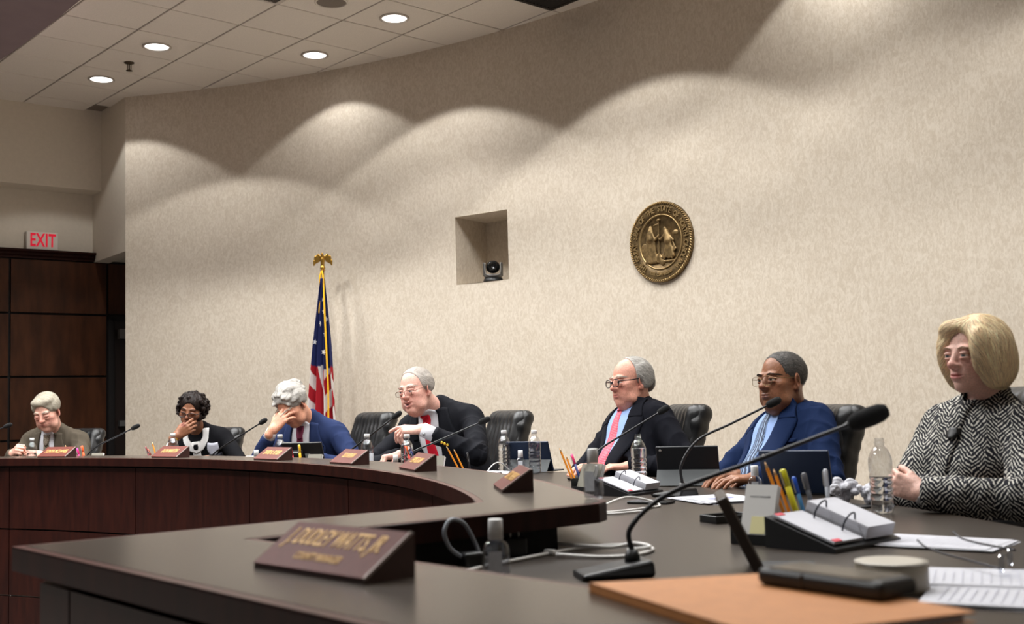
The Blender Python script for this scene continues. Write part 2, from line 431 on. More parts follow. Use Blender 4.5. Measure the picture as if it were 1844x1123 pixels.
sup = thing('panelled_dais', 'mahogany panelled body of the curved dais under the ledge', 'dais', (0, 0, 0))
core_out = [ap(A0 + NB * .06 + AA * .06), ap(A0 + AA * 1.12 + NA * .05)] + [pol(R_IN + .055, a) for a in np.linspace(ang_in + .3, AMAX, 60)] + [pol(R_IN + .10, a) for a in np.linspace(AMAX, ang_in + .9, 60)] + [ap(A0 + AA * 1.19 + NA * .06), ap(A0 + AA * 1.19 + NA * (W1 - .06)), ap(tip_in + NA * -.04 + NB * -.04), ap(A0 + NB * (W2 - .06) + BB * END2), ap(A0 + NB * .06 + BB * END2)]
link('carcass', prism(core_out, -.44, Z_L - T_L), M_joint, sup)
jang = [AMAX, 101.8, 89.7, 77.7, 65.62, 53.41, 41.18, 29.45, 17.88, 7.1]
for i in range(len(jang) - 1):
    a1, a0 = jang[i], jang[i + 1]; g = .0035 / 5.46 * 57.3
    for (z0, z1) in ((-.42, -.01), (.0, .405), (.415, Z_L - T_L - .012)):
        link('front_panel', prism(arc_poly(R_IN + .035, R_IN + .058, a0 + g, a1 - g), z0, z1, .0), M_wood, sup)
bs = [.05, .205, .95, 1.70, 2.45]
for i in range(len(bs) - 1):
    for (z0, z1) in ((-.42, -.02), (-.01, .395), (.405, Z_L - T_L - .022)):
        q0 = A0 + NB * .035 + BB * (bs[i] + .004); q1 = A0 + NB * .035 + BB * (bs[i + 1] - .004)
        link('front_panel', prism([ap(q0), ap(q1), ap(q1 + NB * .022), ap(q0 + NB * .022)], z0, z1), M_wood, sup)
for (s0, s1) in ((.05, .55), (.56, 1.08)):
    q0 = A0 + NA * .035 + AA * s0; q1 = A0 + NA * .035 + AA * s1
    link('front_panel', prism([ap(q0), ap(q1), ap(q1 + NA * .02), ap(q0 + NA * .02)], .06, Z_L - T_L - .022), M_wood, sup)
# worktop
def r_desk(a): t = min(1, max(0, (a - 31) / 6)); return R_DESK - .36 * t * t * (3 - 2 * t)
wt = [pol(r_desk(a), a) for a in np.linspace(AMAX, -9, 110)] + [ap(A0 + NB * .1 + BB * 2.35), ap(tip_in + NB * -.1 + NA * -.08), ap(corner + NA * -.1 + AA * -.1)] + [pol(R_IN + .09, a) for a in np.linspace(ang_in + 1.2, AMAX, 80)]
tb = thing('dais_worktop', 'dark grey laminate worktop running along the dais behind the ledge', 'desk', (0, 0, 0))
link('worktop_slab', prism(wt, Z_D - .04, Z_D - .001), M_wood, tb)
link('laminate_top', prism(inset(wt, .006), Z_D - .001, Z_D), M_desk, tb)
for a in (2, 14, 24, 36, 47, 57, 68, 80, 95):
    link('support_leg', prism(arc_poly(R_IN + .12, r_desk(a) - .25, a - .2, a + .2, .2), .0, Z_D - .04), M_wood, tb)
# ================================================================== PEOPLE: implicit-surface toolkit
F32 = np.float32
class Field:
    def __init__(s, lo, hi, h):
        s.lo = np.array(lo, float); s.h = h
        s.n = np.maximum(4, np.ceil((np.array(hi, float) - s.lo) / h).astype(int) + 1)
        s.d = np.full(tuple(s.n), .3, F32)
        s.ax = [(s.lo[i] + h * np.arange(s.n[i])).astype(F32) for i in range(3)]
    def put(s, fn, lo, hi, k=0.0, mode='u'):
        i0 = np.clip(np.floor((np.array(lo) - s.lo) / s.h).astype(int) - 1, 0, s.n)
        i1 = np.clip(np.ceil((np.array(hi) - s.lo) / s.h).astype(int) + 2, 0, s.n)
        if np.any(i1 <= i0): return
        sl = tuple(slice(a, b) for a, b in zip(i0, i1))
        X = s.ax[0][sl[0]][:, None, None]; Y = s.ax[1][sl[1]][None, :, None]; Z = s.ax[2][sl[2]][None, None, :]
        b = fn(X, Y, Z); a = s.d[sl]
        if mode == 's': b = -b; a, b = -a, -b
        if k > 0:
            h = np.clip(.5 + .5 * (b - a) / k, 0, 1); r = b + (a - b) * h - k * h * (1 - h)
        else: r = np.minimum(a, b)
        s.d[sl] = -r if mode == 's' else r
    def sample(s, P):
        q = (np.asarray(P, float) - s.lo) / s.h; i = np.clip(np.floor(q).astype(int), 0, s.n - 2); f = np.clip(q - i, 0, 1)
        d = s.d; r = 0
        for a in (0, 1):
            for b in (0, 1):
                for c in (0, 1):
                    w = (f[:, 0] if a else 1 - f[:, 0]) * (f[:, 1] if b else 1 - f[:, 1]) * (f[:, 2] if c else 1 - f[:, 2])
                    r = r + w * d[i[:, 0] + a, i[:, 1] + b, i[:, 2] + c]
        return r
def p_cap(a, b, ra, rb):
    a = np.array(a, float); b = np.array(b, float); ab = b - a; L = max(ab @ ab, 1e-9)
    def fn(X, Y, Z):
        t = np.clip(((X - a[0]) * ab[0] + (Y - a[1]) * ab[1] + (Z - a[2]) * ab[2]) / L, 0, 1).astype(F32)
        return (np.sqrt((X - a[0] - ab[0] * t) ** 2 + (Y - a[1] - ab[1] * t) ** 2 + (Z - a[2] - ab[2] * t) ** 2) - (ra + (rb - ra) * t)).astype(F32)
    m = max(ra, rb); return fn, np.minimum(a, b) - m, np.maximum(a, b) + m
def p_ell(c, r, R=None):
    c = np.array(c, float); r = np.array(r, float); R = np.eye(3) if R is None else np.array(R, float)
    def fn(X, Y, Z):
        dx, dy, dz = X - c[0], Y - c[1], Z - c[2]
        u = [(dx * R[0, i] + dy * R[1, i] + dz * R[2, i]).astype(F32) for i in range(3)]
        k0 = np.sqrt(sum((u[i] / r[i]) ** 2 for i in range(3))); k1 = np.sqrt(sum((u[i] / r[i] ** 2) ** 2 for i in range(3))) + 1e-6
        return (k0 * (k0 - 1) / k1).astype(F32)
    e = np.sqrt(((R * r[None, :]) ** 2).sum(1)); return fn, c - e, c + e
class Sculpt:
    """records primitives in a local frame (4x4 M to world), writes them into a Field"""
    def __init__(s, F): s.F = F
    def cap(s, M, a, b, ra, rb=None, k=.01, mode='u'):
        rb = ra if rb is None else rb; sc = s.sc(M)
        fn, lo, hi = p_cap(s.x(M, a), s.x(M, b), ra * sc, rb * sc); m = k + 3 * s.F.h + .004
        s.F.put(fn, lo - m, hi + m, k, mode)
    def ell(s, M, c, r, k=.01, mode='u', R=None):
        Q = np.array(M)[:3, :3]; sc = s.sc(M); Q = Q / sc
        if R is not None: Q = Q @ np.array(R)
        fn, lo, hi = p_ell(s.x(M, c), np.array(r) * sc, Q); m = k + 3 * s.F.h + .004
        s.F.put(fn, lo - m, hi + m, k, mode)
    @staticmethod
    def sc(M): return float(np.linalg.norm(np.array(M)[:3, 0]))
    @staticmethod
    def x(M, p): M = np.array(M); return M[:3, :3] @ np.array(p, float) + M[:3, 3]
def rot(axis, deg): return np.array(Matrix.Rotation(math.radians(deg), 3, axis))
def surfnet(F, smooth=1):
    d = F.d; s = d < 0
    nx, ny, nz = d.shape
    cnt = np.zeros((nx - 1, ny - 1, nz - 1), np.int8)
    for a in (0, 1):
        for b in (0, 1):
            for c in (0, 1): cnt += s[a:nx - 1 + a, b:ny - 1 + b, c:nz - 1 + c]
    act = (cnt > 0) & (cnt < 8); I = np.argwhere(act)
    vid = np.full(act.shape, -1, np.int32); vid[act] = np.arange(len(I))
    pos = np.zeros((len(I), 3)); w = np.zeros(len(I))
    co = [(a, b, c) for a in (0, 1) for b in (0, 1) for c in (0, 1)]
    val = {c: d[I[:, 0] + c[0], I[:, 1] + c[1], I[:, 2] + c[2]].astype(float) for c in co}
    for c in co:
        for ax in range(3):
            if c[ax] == 0:
                e = list(c); e[ax] = 1; e = tuple(e); v0, v1 = val[c], val[e]; m = (v0 < 0) != (v1 < 0)
                t = np.where(m, v0 / np.where(m, v0 - v1, 1), 0)
                p = np.tile(np.array(c, float), (len(I), 1)); p[:, ax] += t
                pos[m] += p[m]; w += m
    V = (I + pos / w[:, None]) * F.h + F.lo
    Q = []
    for ax in range(3):
        sl0 = [slice(1, -1)] * 3; sl0[ax] = slice(0, -1); sl1 = list(sl0); sl1[ax] = slice(1, None)
        A = s[tuple(sl0)]; B = s[tuple(sl1)]
        E = np.argwhere(A != B); 
        if len(E) == 0: continue
        flip = A[tuple(E.T)]
        off = np.ones(3, int); off[ax] = 0; E = E + off
        u, v = (ax + 1) % 3, (ax + 2) % 3
        def cell(du, dv):
            e = E.copy(); e[:, u] -= du; e[:, v] -= dv; return vid[e[:, 0], e[:, 1], e[:, 2]]
        q = np.stack([cell(1, 1), cell(0, 1), cell(0, 0), cell(1, 0)], 1)
        q[~flip] = q[~flip][:, ::-1]; Q.append(q)
    Q = np.concatenate(Q); Q = Q[(Q >= 0).all(1)]
    for _ in range(smooth):
        acc = np.zeros_like(V); c = np.zeros(len(V))
        for i in range(4):
            np.add.at(acc, Q[:, i], V[Q[:, (i + 1) % 4]]); np.add.at(c, Q[:, i], 1)
        V = V * .5 + .5 * acc / np.maximum(c, 1)[:, None]
    return V, Q
def vnormals(V, Q):
    n = np.cross(V[Q[:, 2]] - V[Q[:, 0]], V[Q[:, 3]] - V[Q[:, 1]]); N = np.zeros_like(V)
    for i in range(4): np.add.at(N, Q[:, i], n)
    return N / (np.linalg.norm(N, axis=1)[:, None] + 1e-12)
def np_mesh(name, V, Q, base, col=None, smooth=True):
    me = bpy.data.meshes.new(name); V = (np.asarray(V) - np.array(base)).astype(np.float32); Q = np.asarray(Q, np.int32); n = Q.shape[1]
    me.vertices.add(len(V)); me.vertices.foreach_set('co', V.ravel())
    me.loops.add(Q.size); me.loops.foreach_set('vertex_index', Q.ravel())
    me.polygons.add(len(Q)); me.polygons.foreach_set('loop_start', np.arange(0, Q.size, n, dtype=np.int32))
    me.polygons.foreach_set('use_smooth', np.full(len(Q), smooth)); me.update(calc_edges=True)
    if col is not None:
        ca = me.color_attributes.new('Col', 'FLOAT_COLOR', 'POINT'); c = np.ones((len(V), 4), np.float32); c[:, :3] = col
        ca.data.foreach_set('color', c.ravel())
    return me
_rs = np.random.RandomState(3)
_wk = _rs.normal(size=(24, 3)); _wk /= np.linalg.norm(_wk, axis=1)[:, None]; _wp = _rs.uniform(0, 6.28, 24)
def wob(P, f, seed=0, n=7):
    r = 0
    for i in range(n):
        k = (i + seed * 5) % 24; r = r + np.sin(P @ _wk[k] * f * (1 + .23 * i) + _wp[k] + 1.7 * np.sin(P @ _wk[(k + 3) % 24] * f * .6))
    return r / n
def lin(c): return np.array(srgb(*c)[:3])
def frame(fwd, up, o):
    f = np.array(fwd, float); f /= np.linalg.norm(f); u = np.array(up, float); u = u - f * (u @ f); u /= np.linalg.norm(u)
    M = np.eye(4); M[:3, 0] = np.cross(f, u); M[:3, 1] = f; M[:3, 2] = u; M[:3, 3] = o; return M
def head_frame(o, yaw, pitch=0, roll=0, scale=1.0):
    M = np.array(Matrix.Translation(Vector(o)) @ Matrix.Rotation(math.radians(yaw - 90), 4, 'Z') @ Matrix.Rotation(math.radians(-pitch), 4, 'X') @ Matrix.Rotation(math.radians(roll), 4, 'Y'))
    M[:3, :3] *= scale; return M
def to_local(M, P):
    Mi = np.linalg.inv(np.array(M)); return P @ Mi[:3, :3].T + Mi[:3, 3]

def sculpt_head(S, M, o):
    e, c = S.ell, S.cap; g = lambda k, d=0.0: o.get(k, d)
    fw = g('w', 1.0); jw = g('jaw', 1.0); fem = g('fem')
    e(M, (0, -.018, .040), (.0755, .098, .083), .01)
    e(M, (0, .020, -.010), (.0645 * fw, .068, .080), .02)
    e(M, (0, .010, -.058), (.0575 * jw * fw, .066, .052), .03)
    e(M, (0, .064, -.095), (.025 * jw, .022, .019), .025)
    for s in (-1, 1):
        e(M, (s * .046, .048, -.018), (.021, .024, .020), .02)                       # cheekbone
        e(M, (s * .041, .048, -.058), (.022, .026, .030), .02) if not fem else None     # cheek
        if g('jowl'): e(M, (s * .046, .030, -.082), (.022 * g('jowl'), .03, .024), .025)
        e(M, (s * .030, .078, .026), (.022, .013, .0085), .012)                         # brow ridge
    if g('dchin'): e(M, (0, .025, -.110), (.040, .045, .026 * g('dchin')), .03)
    # eye sockets
    for s in (-1, 1): e(M, (s * .0325, .100, .006), (.019, .017, .0125), .010, 's')
    # nose
    nl = g('nose', 1.0)
    c(M, (0, .078, .020), (0, .096 + .005 * nl, -.020), .0085, .0105 * nl, .012)
    e(M, (0, .100 + .004 * nl, -.0255), (.0130 * nl, .0120, .0105), .008)
    for s in (-1, 1): e(M, (s * .0130 * nl, .0925, -.029), (.0085 * nl, .011, .008), .007)
    for s in (-1, 1): e(M, (s * .0065, .099, -.0365), (.0035, .005, .004), .002, 's')
    # muzzle, lips
    e(M, (0, .067, -.058), (.031, .025, .025), .018)
    op = g('mouth', 0.0); lf = 1.25 if fem else g('lips', 1.0)
    ml = [(-.024, .080, -.0585), (-.010, .0905, -.0550), (0, .0918, -.0560), (.010, .0905, -.0550), (.024, .080, -.0585)]
    ll = [(-.024, .080, -.0590), (-.010, .0888, -.0640 - op), (0, .0898, -.0650 - op), (.010, .0888, -.0640 - op), (.024, .080, -.0590)]
    for i in range(4):
        c(M, ml[i], ml[i + 1], .0040 * lf, None, .004); c(M, ll[i], ll[i + 1], .0045 * lf, None, .004)
    mm = [(-.025, .0865, -.0590), (0, .0975, -.0600 - op * .5), (.025, .0865, -.0590)]
    for i in range(2): c(M, mm[i], mm[i + 1], .0016 + op * .42, None, .003, 's')
    c(M, (-.014, .0905, -.077 - op), (.014, .0905, -.077 - op), .004, None, .006, 's')
    if g('fold', .6) > 0:                                                               # nasolabial folds
        for s in (-1, 1): c(M, (s * .019, .101, -.030), (s * .034, .082, -.060), .0028 * g('fold', .6), None, .006, 's')
    # ears
    for s in (-1, 1):
        if g('noear'): continue
        R = rot('Z', s * -22) @ rot('X', -12)
        e(M, (s * .0775, -.016, -.002), (.0075, .020, .033), .008, 'u', R)
        e(M, (s * .083, -.013, .000), (.005, .011, .020), .004, 's', R)
        e(M, (s * .0775, -.010, -.030), (.006, .010, .010), .006)
    # lids
    for s in (-1, 1):
        if g('closed'): e(M, (s * .0325, .0795, .004), (.0165, .0135, .0110), .004)
        else:
            e(M, (s * .0325, .0785, .0105), (.0168, .0145, .0075), .003)
            e(M, (s * .0325, .0785, -.0045), (.0165, .0135, .0062), .004)
    for s in (-1, 1):
        if g('bags'): e(M, (s * .033, .083, -.013), (.014, .007, .005), .006)
def eye_meshes(M, base, parent, o):
    iris = o.get('iris', (70, 90, 110)); me = None
    look = o.get('look', 0.0)
    for s in (-1, 1):
        n, m = 20, 14; V, Q, C = [], [], []
        for i in range(m + 1):
            t = math.pi * i / m
            for k in range(n):
                a = 2 * math.pi * k / n; V.append((math.sin(t) * math.cos(a), math.cos(t), math.sin(t) * math.sin(a)))
                C.append(lin((18, 14, 12)) if t < .22 else lin(iris) if t < .52 else lin((222, 212, 204)))
        for i in range(m):
            for k in range(n): Q.append((i * n + k, i * n + (k + 1) % n, (i + 1) * n + (k + 1) % n, (i + 1) * n + k))
        V = np.array(V) @ rot('Z', look).T * .0125 + np.array([s * .0325, .0785, .003])
        V = V @ np.array(M)[:3, :3].T + np.array(M)[:3, 3]
        link('eye', np_mesh('eye', V, Q, base, np.array(C)), mat('eyeball', (1, 1, 1, 1), .12, spec=.6, vcol=True), parent)
def skin_colors(P, M, o):
    L = to_local(M, P); sk = lin(o['skin']); col = np.tile(sk, (len(P), 1))
    red = lin(o.get('red', o['skin']))
    def blend(w, c): 
        nonlocal col
        w = np.clip(w, 0, 1)[:, None]; col = col * (1 - w) + np.array(c) * w
    ball = lambda c, r: np.exp(-(((L - np.array(c)) / np.array(r)) ** 2).sum(1))
    for s in (-1, 1): blend(.42 * ball((s * .045, .06, -.03), (.028, .04, .026)), red)
    blend(.6 * ball((0, .11, -.027), (.017, .025, .017)), red)
    for s in (-1, 1): blend(.6 * ball((s * .08, -.015, 0), (.014, .03, .04)), red)
    for s in (-1, 1): blend(.30 * ball((s * .0325, .09, .0), (.022, .03, .014)), red * .72)
    lipc = lin(o.get('lip', (150, 90, 84)))
    lw = np.exp(-((L[:, 0] / .022) ** 4)) * np.exp(-(((L[:, 2] + .0598 + o.get('mouth', 0) * .5) / (.0085 + o.get('mouth', 0) * .8)) ** 4)) * (L[:, 1] > .076) * (1.0)
    blend(.8 * lw, lipc)
    if o.get('mouth', 0) > .004:
        blend(1.2 * ball((0, .088, -.0605 - o['mouth'] * .5), (.017, .03, .0052)), lin((60, 24, 22)))
    if o.get('brow') is not None:
        bc = lin(o['brow'])
        for s in (-1, 1):
            u = (L[:, 0] * s - .033) / .021; zc = .0275 + .004 * (1 - u ** 2) + o.get('browz', 0)
            blend(.45 * o.get('browa', .9) * np.exp(-u ** 6) * np.exp(-(((L[:, 2] - zc) / .0042) ** 4)) * (L[:, 1] > .04), bc)
    if o.get('beard') is not None:
        blend(.35 * (L[:, 1] > .0) * np.exp(-(((L[:, 2] + .085) / .03) ** 4)) * (np.abs(L[:, 0]) < .06), lin(o['beard']))
    if o.get('stubtop'):
        pass
    col *= (1 + .07 * wob(P, 160, 2) + .05 * wob(P, 60, 4))[:, None]
    return np.clip(col, 0, 1)

def hand_prims(S, wrist, d, pn, side, curls, spread=6.0, thumb=(35, 20, 15), sc=1.0, tspread=42):
    """wrist point, d finger direction, pn palm normal (out of the palm), side +1 right hand / -1 left hand"""
    d = np.array(d, float); d /= np.linalg.norm(d); pn = np.array(pn, float); pn -= d * (pn @ d); pn /= np.linalg.norm(pn)
    t = np.cross(d, pn) * side                                # towards the thumb
    O = np.array(wrist, float); I4 = np.eye(4)
    W = lambda a, b, c: O + (d * a + t * b + pn * c) * sc
    kn = [(.092, .026, -.004), (.096, .006, -.006), (.092, -.014, -.004), (.084, -.031, .0)]
    ln = [(.040, .024, .020), (.045, .028, .021), (.041, .026, .020), (.032, .019, .018)]
    S.cap(I4, W(-.03, 0, 0), W(.012, 0, 0), .026 * sc, .026 * sc, .014)
    for i, k in enumerate(kn):
        S.cap(I4, W(.008, k[1] * .55, 0), W(*k), .0150 * sc, .0118 * sc, .012)
    S.ell(frame(d, pn, W(.05, .0, .004)), (0, 0, 0), (.036 * sc, .044 * sc, .013 * sc), .012)
    tips = []
    for i, k in enumerate(kn):
        p = W(*k); ang = 0; sp = math.radians(spread * (1.2 - .8 * i))
        rr = [.0098, .0092, .0086, .0078] if i < 3 else [.0086, .008, .0076, .007]
        dd0 = d * math.cos(sp) + t * math.sin(sp)
        for j in range(3):
            ang += math.radians(curls[i][j]); dd = dd0 * math.cos(ang) + pn * math.sin(ang)
            q = p + dd * ln[i][j] * sc; S.cap(I4, p, q, rr[j] * sc, rr[j + 1] * sc, .0035 if j else .006); p = q
        tips.append(p)
    p = W(.022, .022, .006); a0 = math.radians(tspread); ang = 0
    dt0 = d * math.cos(a0) + t * math.sin(a0)
    for j, (l, r0, r1) in enumerate(((.044, .0145, .0112), (.034, .0112, .0098), (.027, .0098, .0085))):
        ang += math.radians(thumb[j]); x2 = pn * .75 - t * .65; x2 /= np.linalg.norm(x2)
        dd = dt0 * math.cos(ang) + x2 * math.sin(ang); dd /= np.linalg.norm(dd)
        q = p + dd * l * sc; S.cap(I4, p, q, r0 * sc, r1 * sc, .009 if j == 0 else .0035); p = q
    return tips

def torso_prims(S, M, o, grow=0.0, arms=None, big=1.0):
    """clothed trunk in the torso frame M (origin pelvis, z along the spine)"""
    w = o.get('tw', 1.0); b = o.get('belly', 1.0); g = grow
    S.ell(M, (0, .0, .02), (.185 * w + g, .15 + g, .13 + g), .03)
    S.ell(M, (0, .028 * b, .15), (.172 * w * (.6 + .4 * b) + g, .135 * b + g, .19 + g), .05)
    S.ell(M, (0, .0, .335), (.180 * w + g, .122 + g, .185 + g), .06)
    S.cap(M, (-.135 * w, -.012, .435), (.135 * w, -.012, .435), .066 + g, None, .05)
    for s in (-1, 1): S.cap(M, (s * .125 * w, -.015, .455), (s * .035, -.03, .535), .040 + g, .034 + g, .05)
    if o.get('bust'): 
        for s in (-1, 1): S.ell(M, (s * .075, .085, .30), (.07 + g, .06 + g, .065 + g), .05)

def ik(sh, wr, l1, l2, pole):
    d = wr - sh; L = np.linalg.norm(d); d = d / L; L2 = min(L, (l1 + l2) * .995)
    x = (l1 * l1 - l2 * l2 + L2 * L2) / (2 * L2); y = math.sqrt(max(1e-6, l1 * l1 - x * x))
    p = np.array(pole, float); p = p - d * (p @ d); p /= np.linalg.norm(p)
    return sh + d * x * (L / L2) + p * y
class Person:
    def __init__(s, label, o):
        s.o = o; s.base = np.array([*o['pelvis'][:2], 0.0])
        s.root = thing('person', label, 'person', tuple(s.base))
        P = np.array(o['pelvis'], float); N = np.array(o['neck'], float)
        z = N - P; L = np.linalg.norm(z); s.sc = L / .52
        f = np.array([math.cos(math.radians(o['yaw'])), math.sin(math.radians(o['yaw'])), 0])
        M = frame(f - z / L * (f @ z / L), z / L, P)
        if o.get('roll'): pass
        s.T = M.copy(); s.T[:3, :3] *= s.sc
        s.H = head_frame(o['head'], *o['hrot'], scale=o.get('hs', 1.0))
        s.arms = {}
        for side, k in ((1, 'R'), (-1, 'L')):
            a = o['arm' + k]; sh = Sculpt.x(s.T, (side * .165 * o.get('tw', 1), -.01, .425)) if a.get('sh') is None else np.array(a['sh'], float)
            wr = np.array(a['wr'], float); el = a.get('el')
            if el is None: el = ik(sh, wr, .285 * s.sc * a.get('ls', 1), .262 * s.sc * a.get('ls', 1), a['pole'])
            s.arms[side] = (sh, np.array(el, float), wr, a)
        s.clothes = None
    def bounds(s, pad=.12):
        pts = [s.T[:3, 3], Sculpt.x(s.T, (0, 0, .5)), np.array(s.o['head'])] + [q for a in s.arms.values() for q in a[:3]]
        for sx in (-1, 1):
            for y in (-.16, .2): pts += [Sculpt.x(s.T, (sx * .26, y, .05)), Sculpt.x(s.T, (sx * .26, y, .45))]
        pts = np.array(pts); return pts.min(0) - pad, pts.max(0) + pad
    # ---- body
    def body(s, h=.003):
        o = s.o; lo, hi = s.bounds(.14); lo[2] = max(lo[2], s.T[2, 3] + .10)
        F = Field(lo, hi, h); S = Sculpt(F)
        sculpt_head(S, s.H, o)
        nb = Sculpt.x(s.T, (0, -.02, .50)); hb = Sculpt.x(s.H, (0, -.028, -.045))
        S.cap(np.eye(4), hb, nb, o.get('neckr', .056), o.get('neckr', .056) * 1.12, .03)
        S.ell(s.T, (0, -.005, .36), (.14, .085, .16), .03)
        for side, (sh, el, wr, a) in s.arms.items():
            S.cap(np.eye(4), sh, el, .042, .036, .02); S.cap(np.eye(4), el, wr, .036, .025, .02)
            if a.get('hand', True):
                hand_prims(S, wr, a['d'], a['pn'], side, a.get('curls', [(25, 35, 20)] * 4), a.get('spread', 6), a.get('thumb', (20, 20, 15)), a.get('hsc', 1.0), a.get('tsp', 42))
        V, Q = surfnet(F, 1)
        n = vnormals(V, Q); V = V + n * (wob(V, 330, 1) * .00035 + wob(V, 140, 3) * .0004)[:, None]
        # drop the coarse bottom cap out of sight: keep all
        col = skin_colors(V, s.H, o)
        link('body', np_mesh('body', V, Q, s.base, col), mat('skin_%d' % (id(s) % 99991), (1, 1, 1, 1), o.get('srough', .48), spec=.4, vcol=True, noise=.10, nscale=170, detail=6, bump=.16, bscale=260, sss=.06), s.root)
        if o.get('brow') is not None:
            rs = np.random.RandomState(6); nb_ = 150; sd = np.where(rs.rand(nb_) < .5, -1, 1); u = rs.uniform(-1, 1, nb_)
            L0 = np.stack([sd * (.033 + .020 * u), np.full(nb_, .115), .0270 + .0045 * (1 - u ** 2) + rs.uniform(-.0028, .0028, nb_) * (1.1 - .5 * np.abs(u)) + o.get('browz', 0)], 1); rows = []
            W0 = lambda L: L @ s.H[:3, :3].T + s.H[:3, 3]
            for k in range(4):
                L1 = L0 + np.stack([sd * .0032 * k, 0 * u, .0010 * k * (.2 - u)], 1)
                for _ in range(26): L1[:, 1] -= np.clip(F.sample(W0(L1)), -.02, .02) * .7
                L1[:, 1] += .0008 + .0006 * k; rows.append(L1)
            SV, SQ = [], []
            for i in range(nb_):
                b0 = len(SV)
                for k in range(4):
                    w = .0007 * (1 - .22 * k); p = rows[k][i]; SV += [p + [0, 0, -w], p + [0, 0, w]]
                SQ += [(b0 + 2 * k, b0 + 2 * k + 1, b0 + 2 * k + 3, b0 + 2 * k + 2) for k in range(3)]
            link('eyebrows', np_mesh('eyebrows', W0(np.array(SV)), SQ, s.base, np.tile(lin(o['brow']) * .8, (len(SV), 1))), mat('brow_hair', (1, 1, 1, 1), .6, spec=.2, vcol=True), s.root)
        if not o.get('closed'): eye_meshes(s.H, s.base, s.root, o)
    # ---- jacket
    def jacket(s, name, m, h=.006, grow=0.0, sleeve=(.066, .056, .044), folds=.0075, stop=1.0):
        o = s.o; lo, hi = s.bounds(.16); lo[2] = max(lo[2] - .05, .40)
        F = Field(lo, hi, h); S = Sculpt(F); torso_prims(S, s.T, o, grow)
        s.F = Field(lo, hi, h); s.F.d = F.d.copy()
        na, nb_ = s.neck_axis(); Sculpt(s.F).cap(np.eye(4), na, nb_, o.get('neckr', .056) * 1.1 + .004, o.get('neckr', .056) + .004, .02)
        for side, (sh, el, wr, a) in s.arms.items():
            k = a.get('k', .035)
            S.cap(np.eye(4), sh, el, sleeve[0], sleeve[1], k)
            e2 = el + (wr - el) * a.get('slv', .93)
            S.cap(np.eye(4), el, e2, sleeve[1], sleeve[2], .02)
            # sleeve end is cut flat
            dd = (wr - el) / np.linalg.norm(wr - el); c = e2 + dd * .028
            S.ell(frame(dd, (0, 0, 1) if abs(dd[2]) < .9 else (1, 0, 0), c + dd * .02), (0, 0, 0), (.055, .026, .055), .004, 's')
        V, Q = surfnet(F, 2); n = vnormals(V, Q)
        if folds:
            f = np.zeros(len(V))
            for side, (sh, el, wr, a) in s.arms.items():
                for (p, q) in ((sh, el), (el, wr)):
                    ax = q - p; Ln = np.linalg.norm(ax); ax /= Ln; r = V - p; t = r @ ax; dist = np.linalg.norm(r - np.outer(t, ax), axis=1)
                    w_ = np.clip(1 - dist / .11, 0, 1) * ((t > -.03) & (t < Ln + .03))
                    ph = np.arctan2((r @ np.cross(ax, [0, 0, 1.])), r[:, 2] - t * ax[2])
                    f += w_ * (1.0 - 2.2 * np.abs(np.sin(t * 34 + 1.5 * np.sin(ph + t * 9) + 1.1 * wob(V, 22, 5))) ** .7) * (.55 + .9 * np.exp(-((t - (Ln if p is sh else 0)) / .09) ** 2)) * 1.0
            L = to_local(s.T, V)
            f = f + .9 * wob(V * np.array([1, 1, .6]), 30, 6) + .6 * (1 - 2 * np.abs(wob(V * np.array([1, 1, .5]), 44, 8)))
            dmp = 1 - np.clip(1.25 - (np.abs(L[:, 0]) / .12) ** 2, 0, 1) * np.clip((L[:, 1] - .03) / .03, 0, 1) * .85
            V = V + n * (f * folds * dmp)[:, None]
        s.jroot = link(name, np_mesh(name, V, Q, s.base), m, s.root)
        return s.jroot
    def drape(s, name, left, right, m, off=.004, thick=.003, nt=28, ns=10, parent=None, bulge=0.0, col=None, smooth=True):
        """ruled cloth strip between two polylines (x,z in the torso frame) laid on the front of the trunk"""
        def res(P):
            P = np.array(P, float); d = np.r_[0, np.cumsum(np.linalg.norm(np.diff(P, axis=0), axis=1))]; t = np.linspace(0, d[-1], nt)
            return np.stack([np.interp(t, d, P[:, i]) for i in (0, 1)], 1)
        A, B = res(left), res(right); u = np.linspace(0, 1, ns)
        XZ = A[:, None, :] * (1 - u)[None, :, None] + B[:, None, :] * u[None, :, None]
        x, z = XZ[..., 0].ravel(), XZ[..., 1].ravel(); y = np.full(x.shape, .34)
        Mr, o_ = s.T[:3, :3], s.T[:3, 3]
        for _ in range(60):
            P = np.stack([x, y, z], 1) @ Mr.T + o_; d = s.F.sample(P) - off; y = y - np.clip(d, -.05, .05) / s.sc * .9
        y = y.reshape(nt, ns)
        for _ in range(2): y[1:-1] = .25 * y[:-2] + .5 * y[1:-1] + .25 * y[2:]
        y += bulge * np.sin(u * math.pi)[None, :]
        y = np.clip(y, -.12, .34).ravel()
        n = nt * ns; top = np.stack([x, y, z], 1); bot = np.stack([x, y - thick / s.sc - .006, z], 1)
        V = np.concatenate([top, bot]) @ Mr.T + o_
        Q = []
        for i in range(nt - 1):
            for j in range(ns - 1):
                a = i * ns + j; Q.append((a, a + 1, a + ns + 1, a + ns)); Q.append((n + a, n + a + ns, n + a + ns + 1, n + a + 1))
        ed = [(i * ns, (i + 1) * ns) for i in range(nt - 1)]; Q += [(a, b, n + b, n + a) for a, b in ed]
        ed = [(i * ns + ns - 1, (i + 1) * ns + ns - 1) for i in range(nt - 1)]; Q += [(b, a, n + a, n + b) for a, b in ed]
        Q += [(j + 1, j, n + j, n + j + 1) for j in range(ns - 1)]; e = (nt - 1) * ns; Q += [(e + j, e + j + 1, n + e + j + 1, n + e + j) for j in range(ns - 1)]
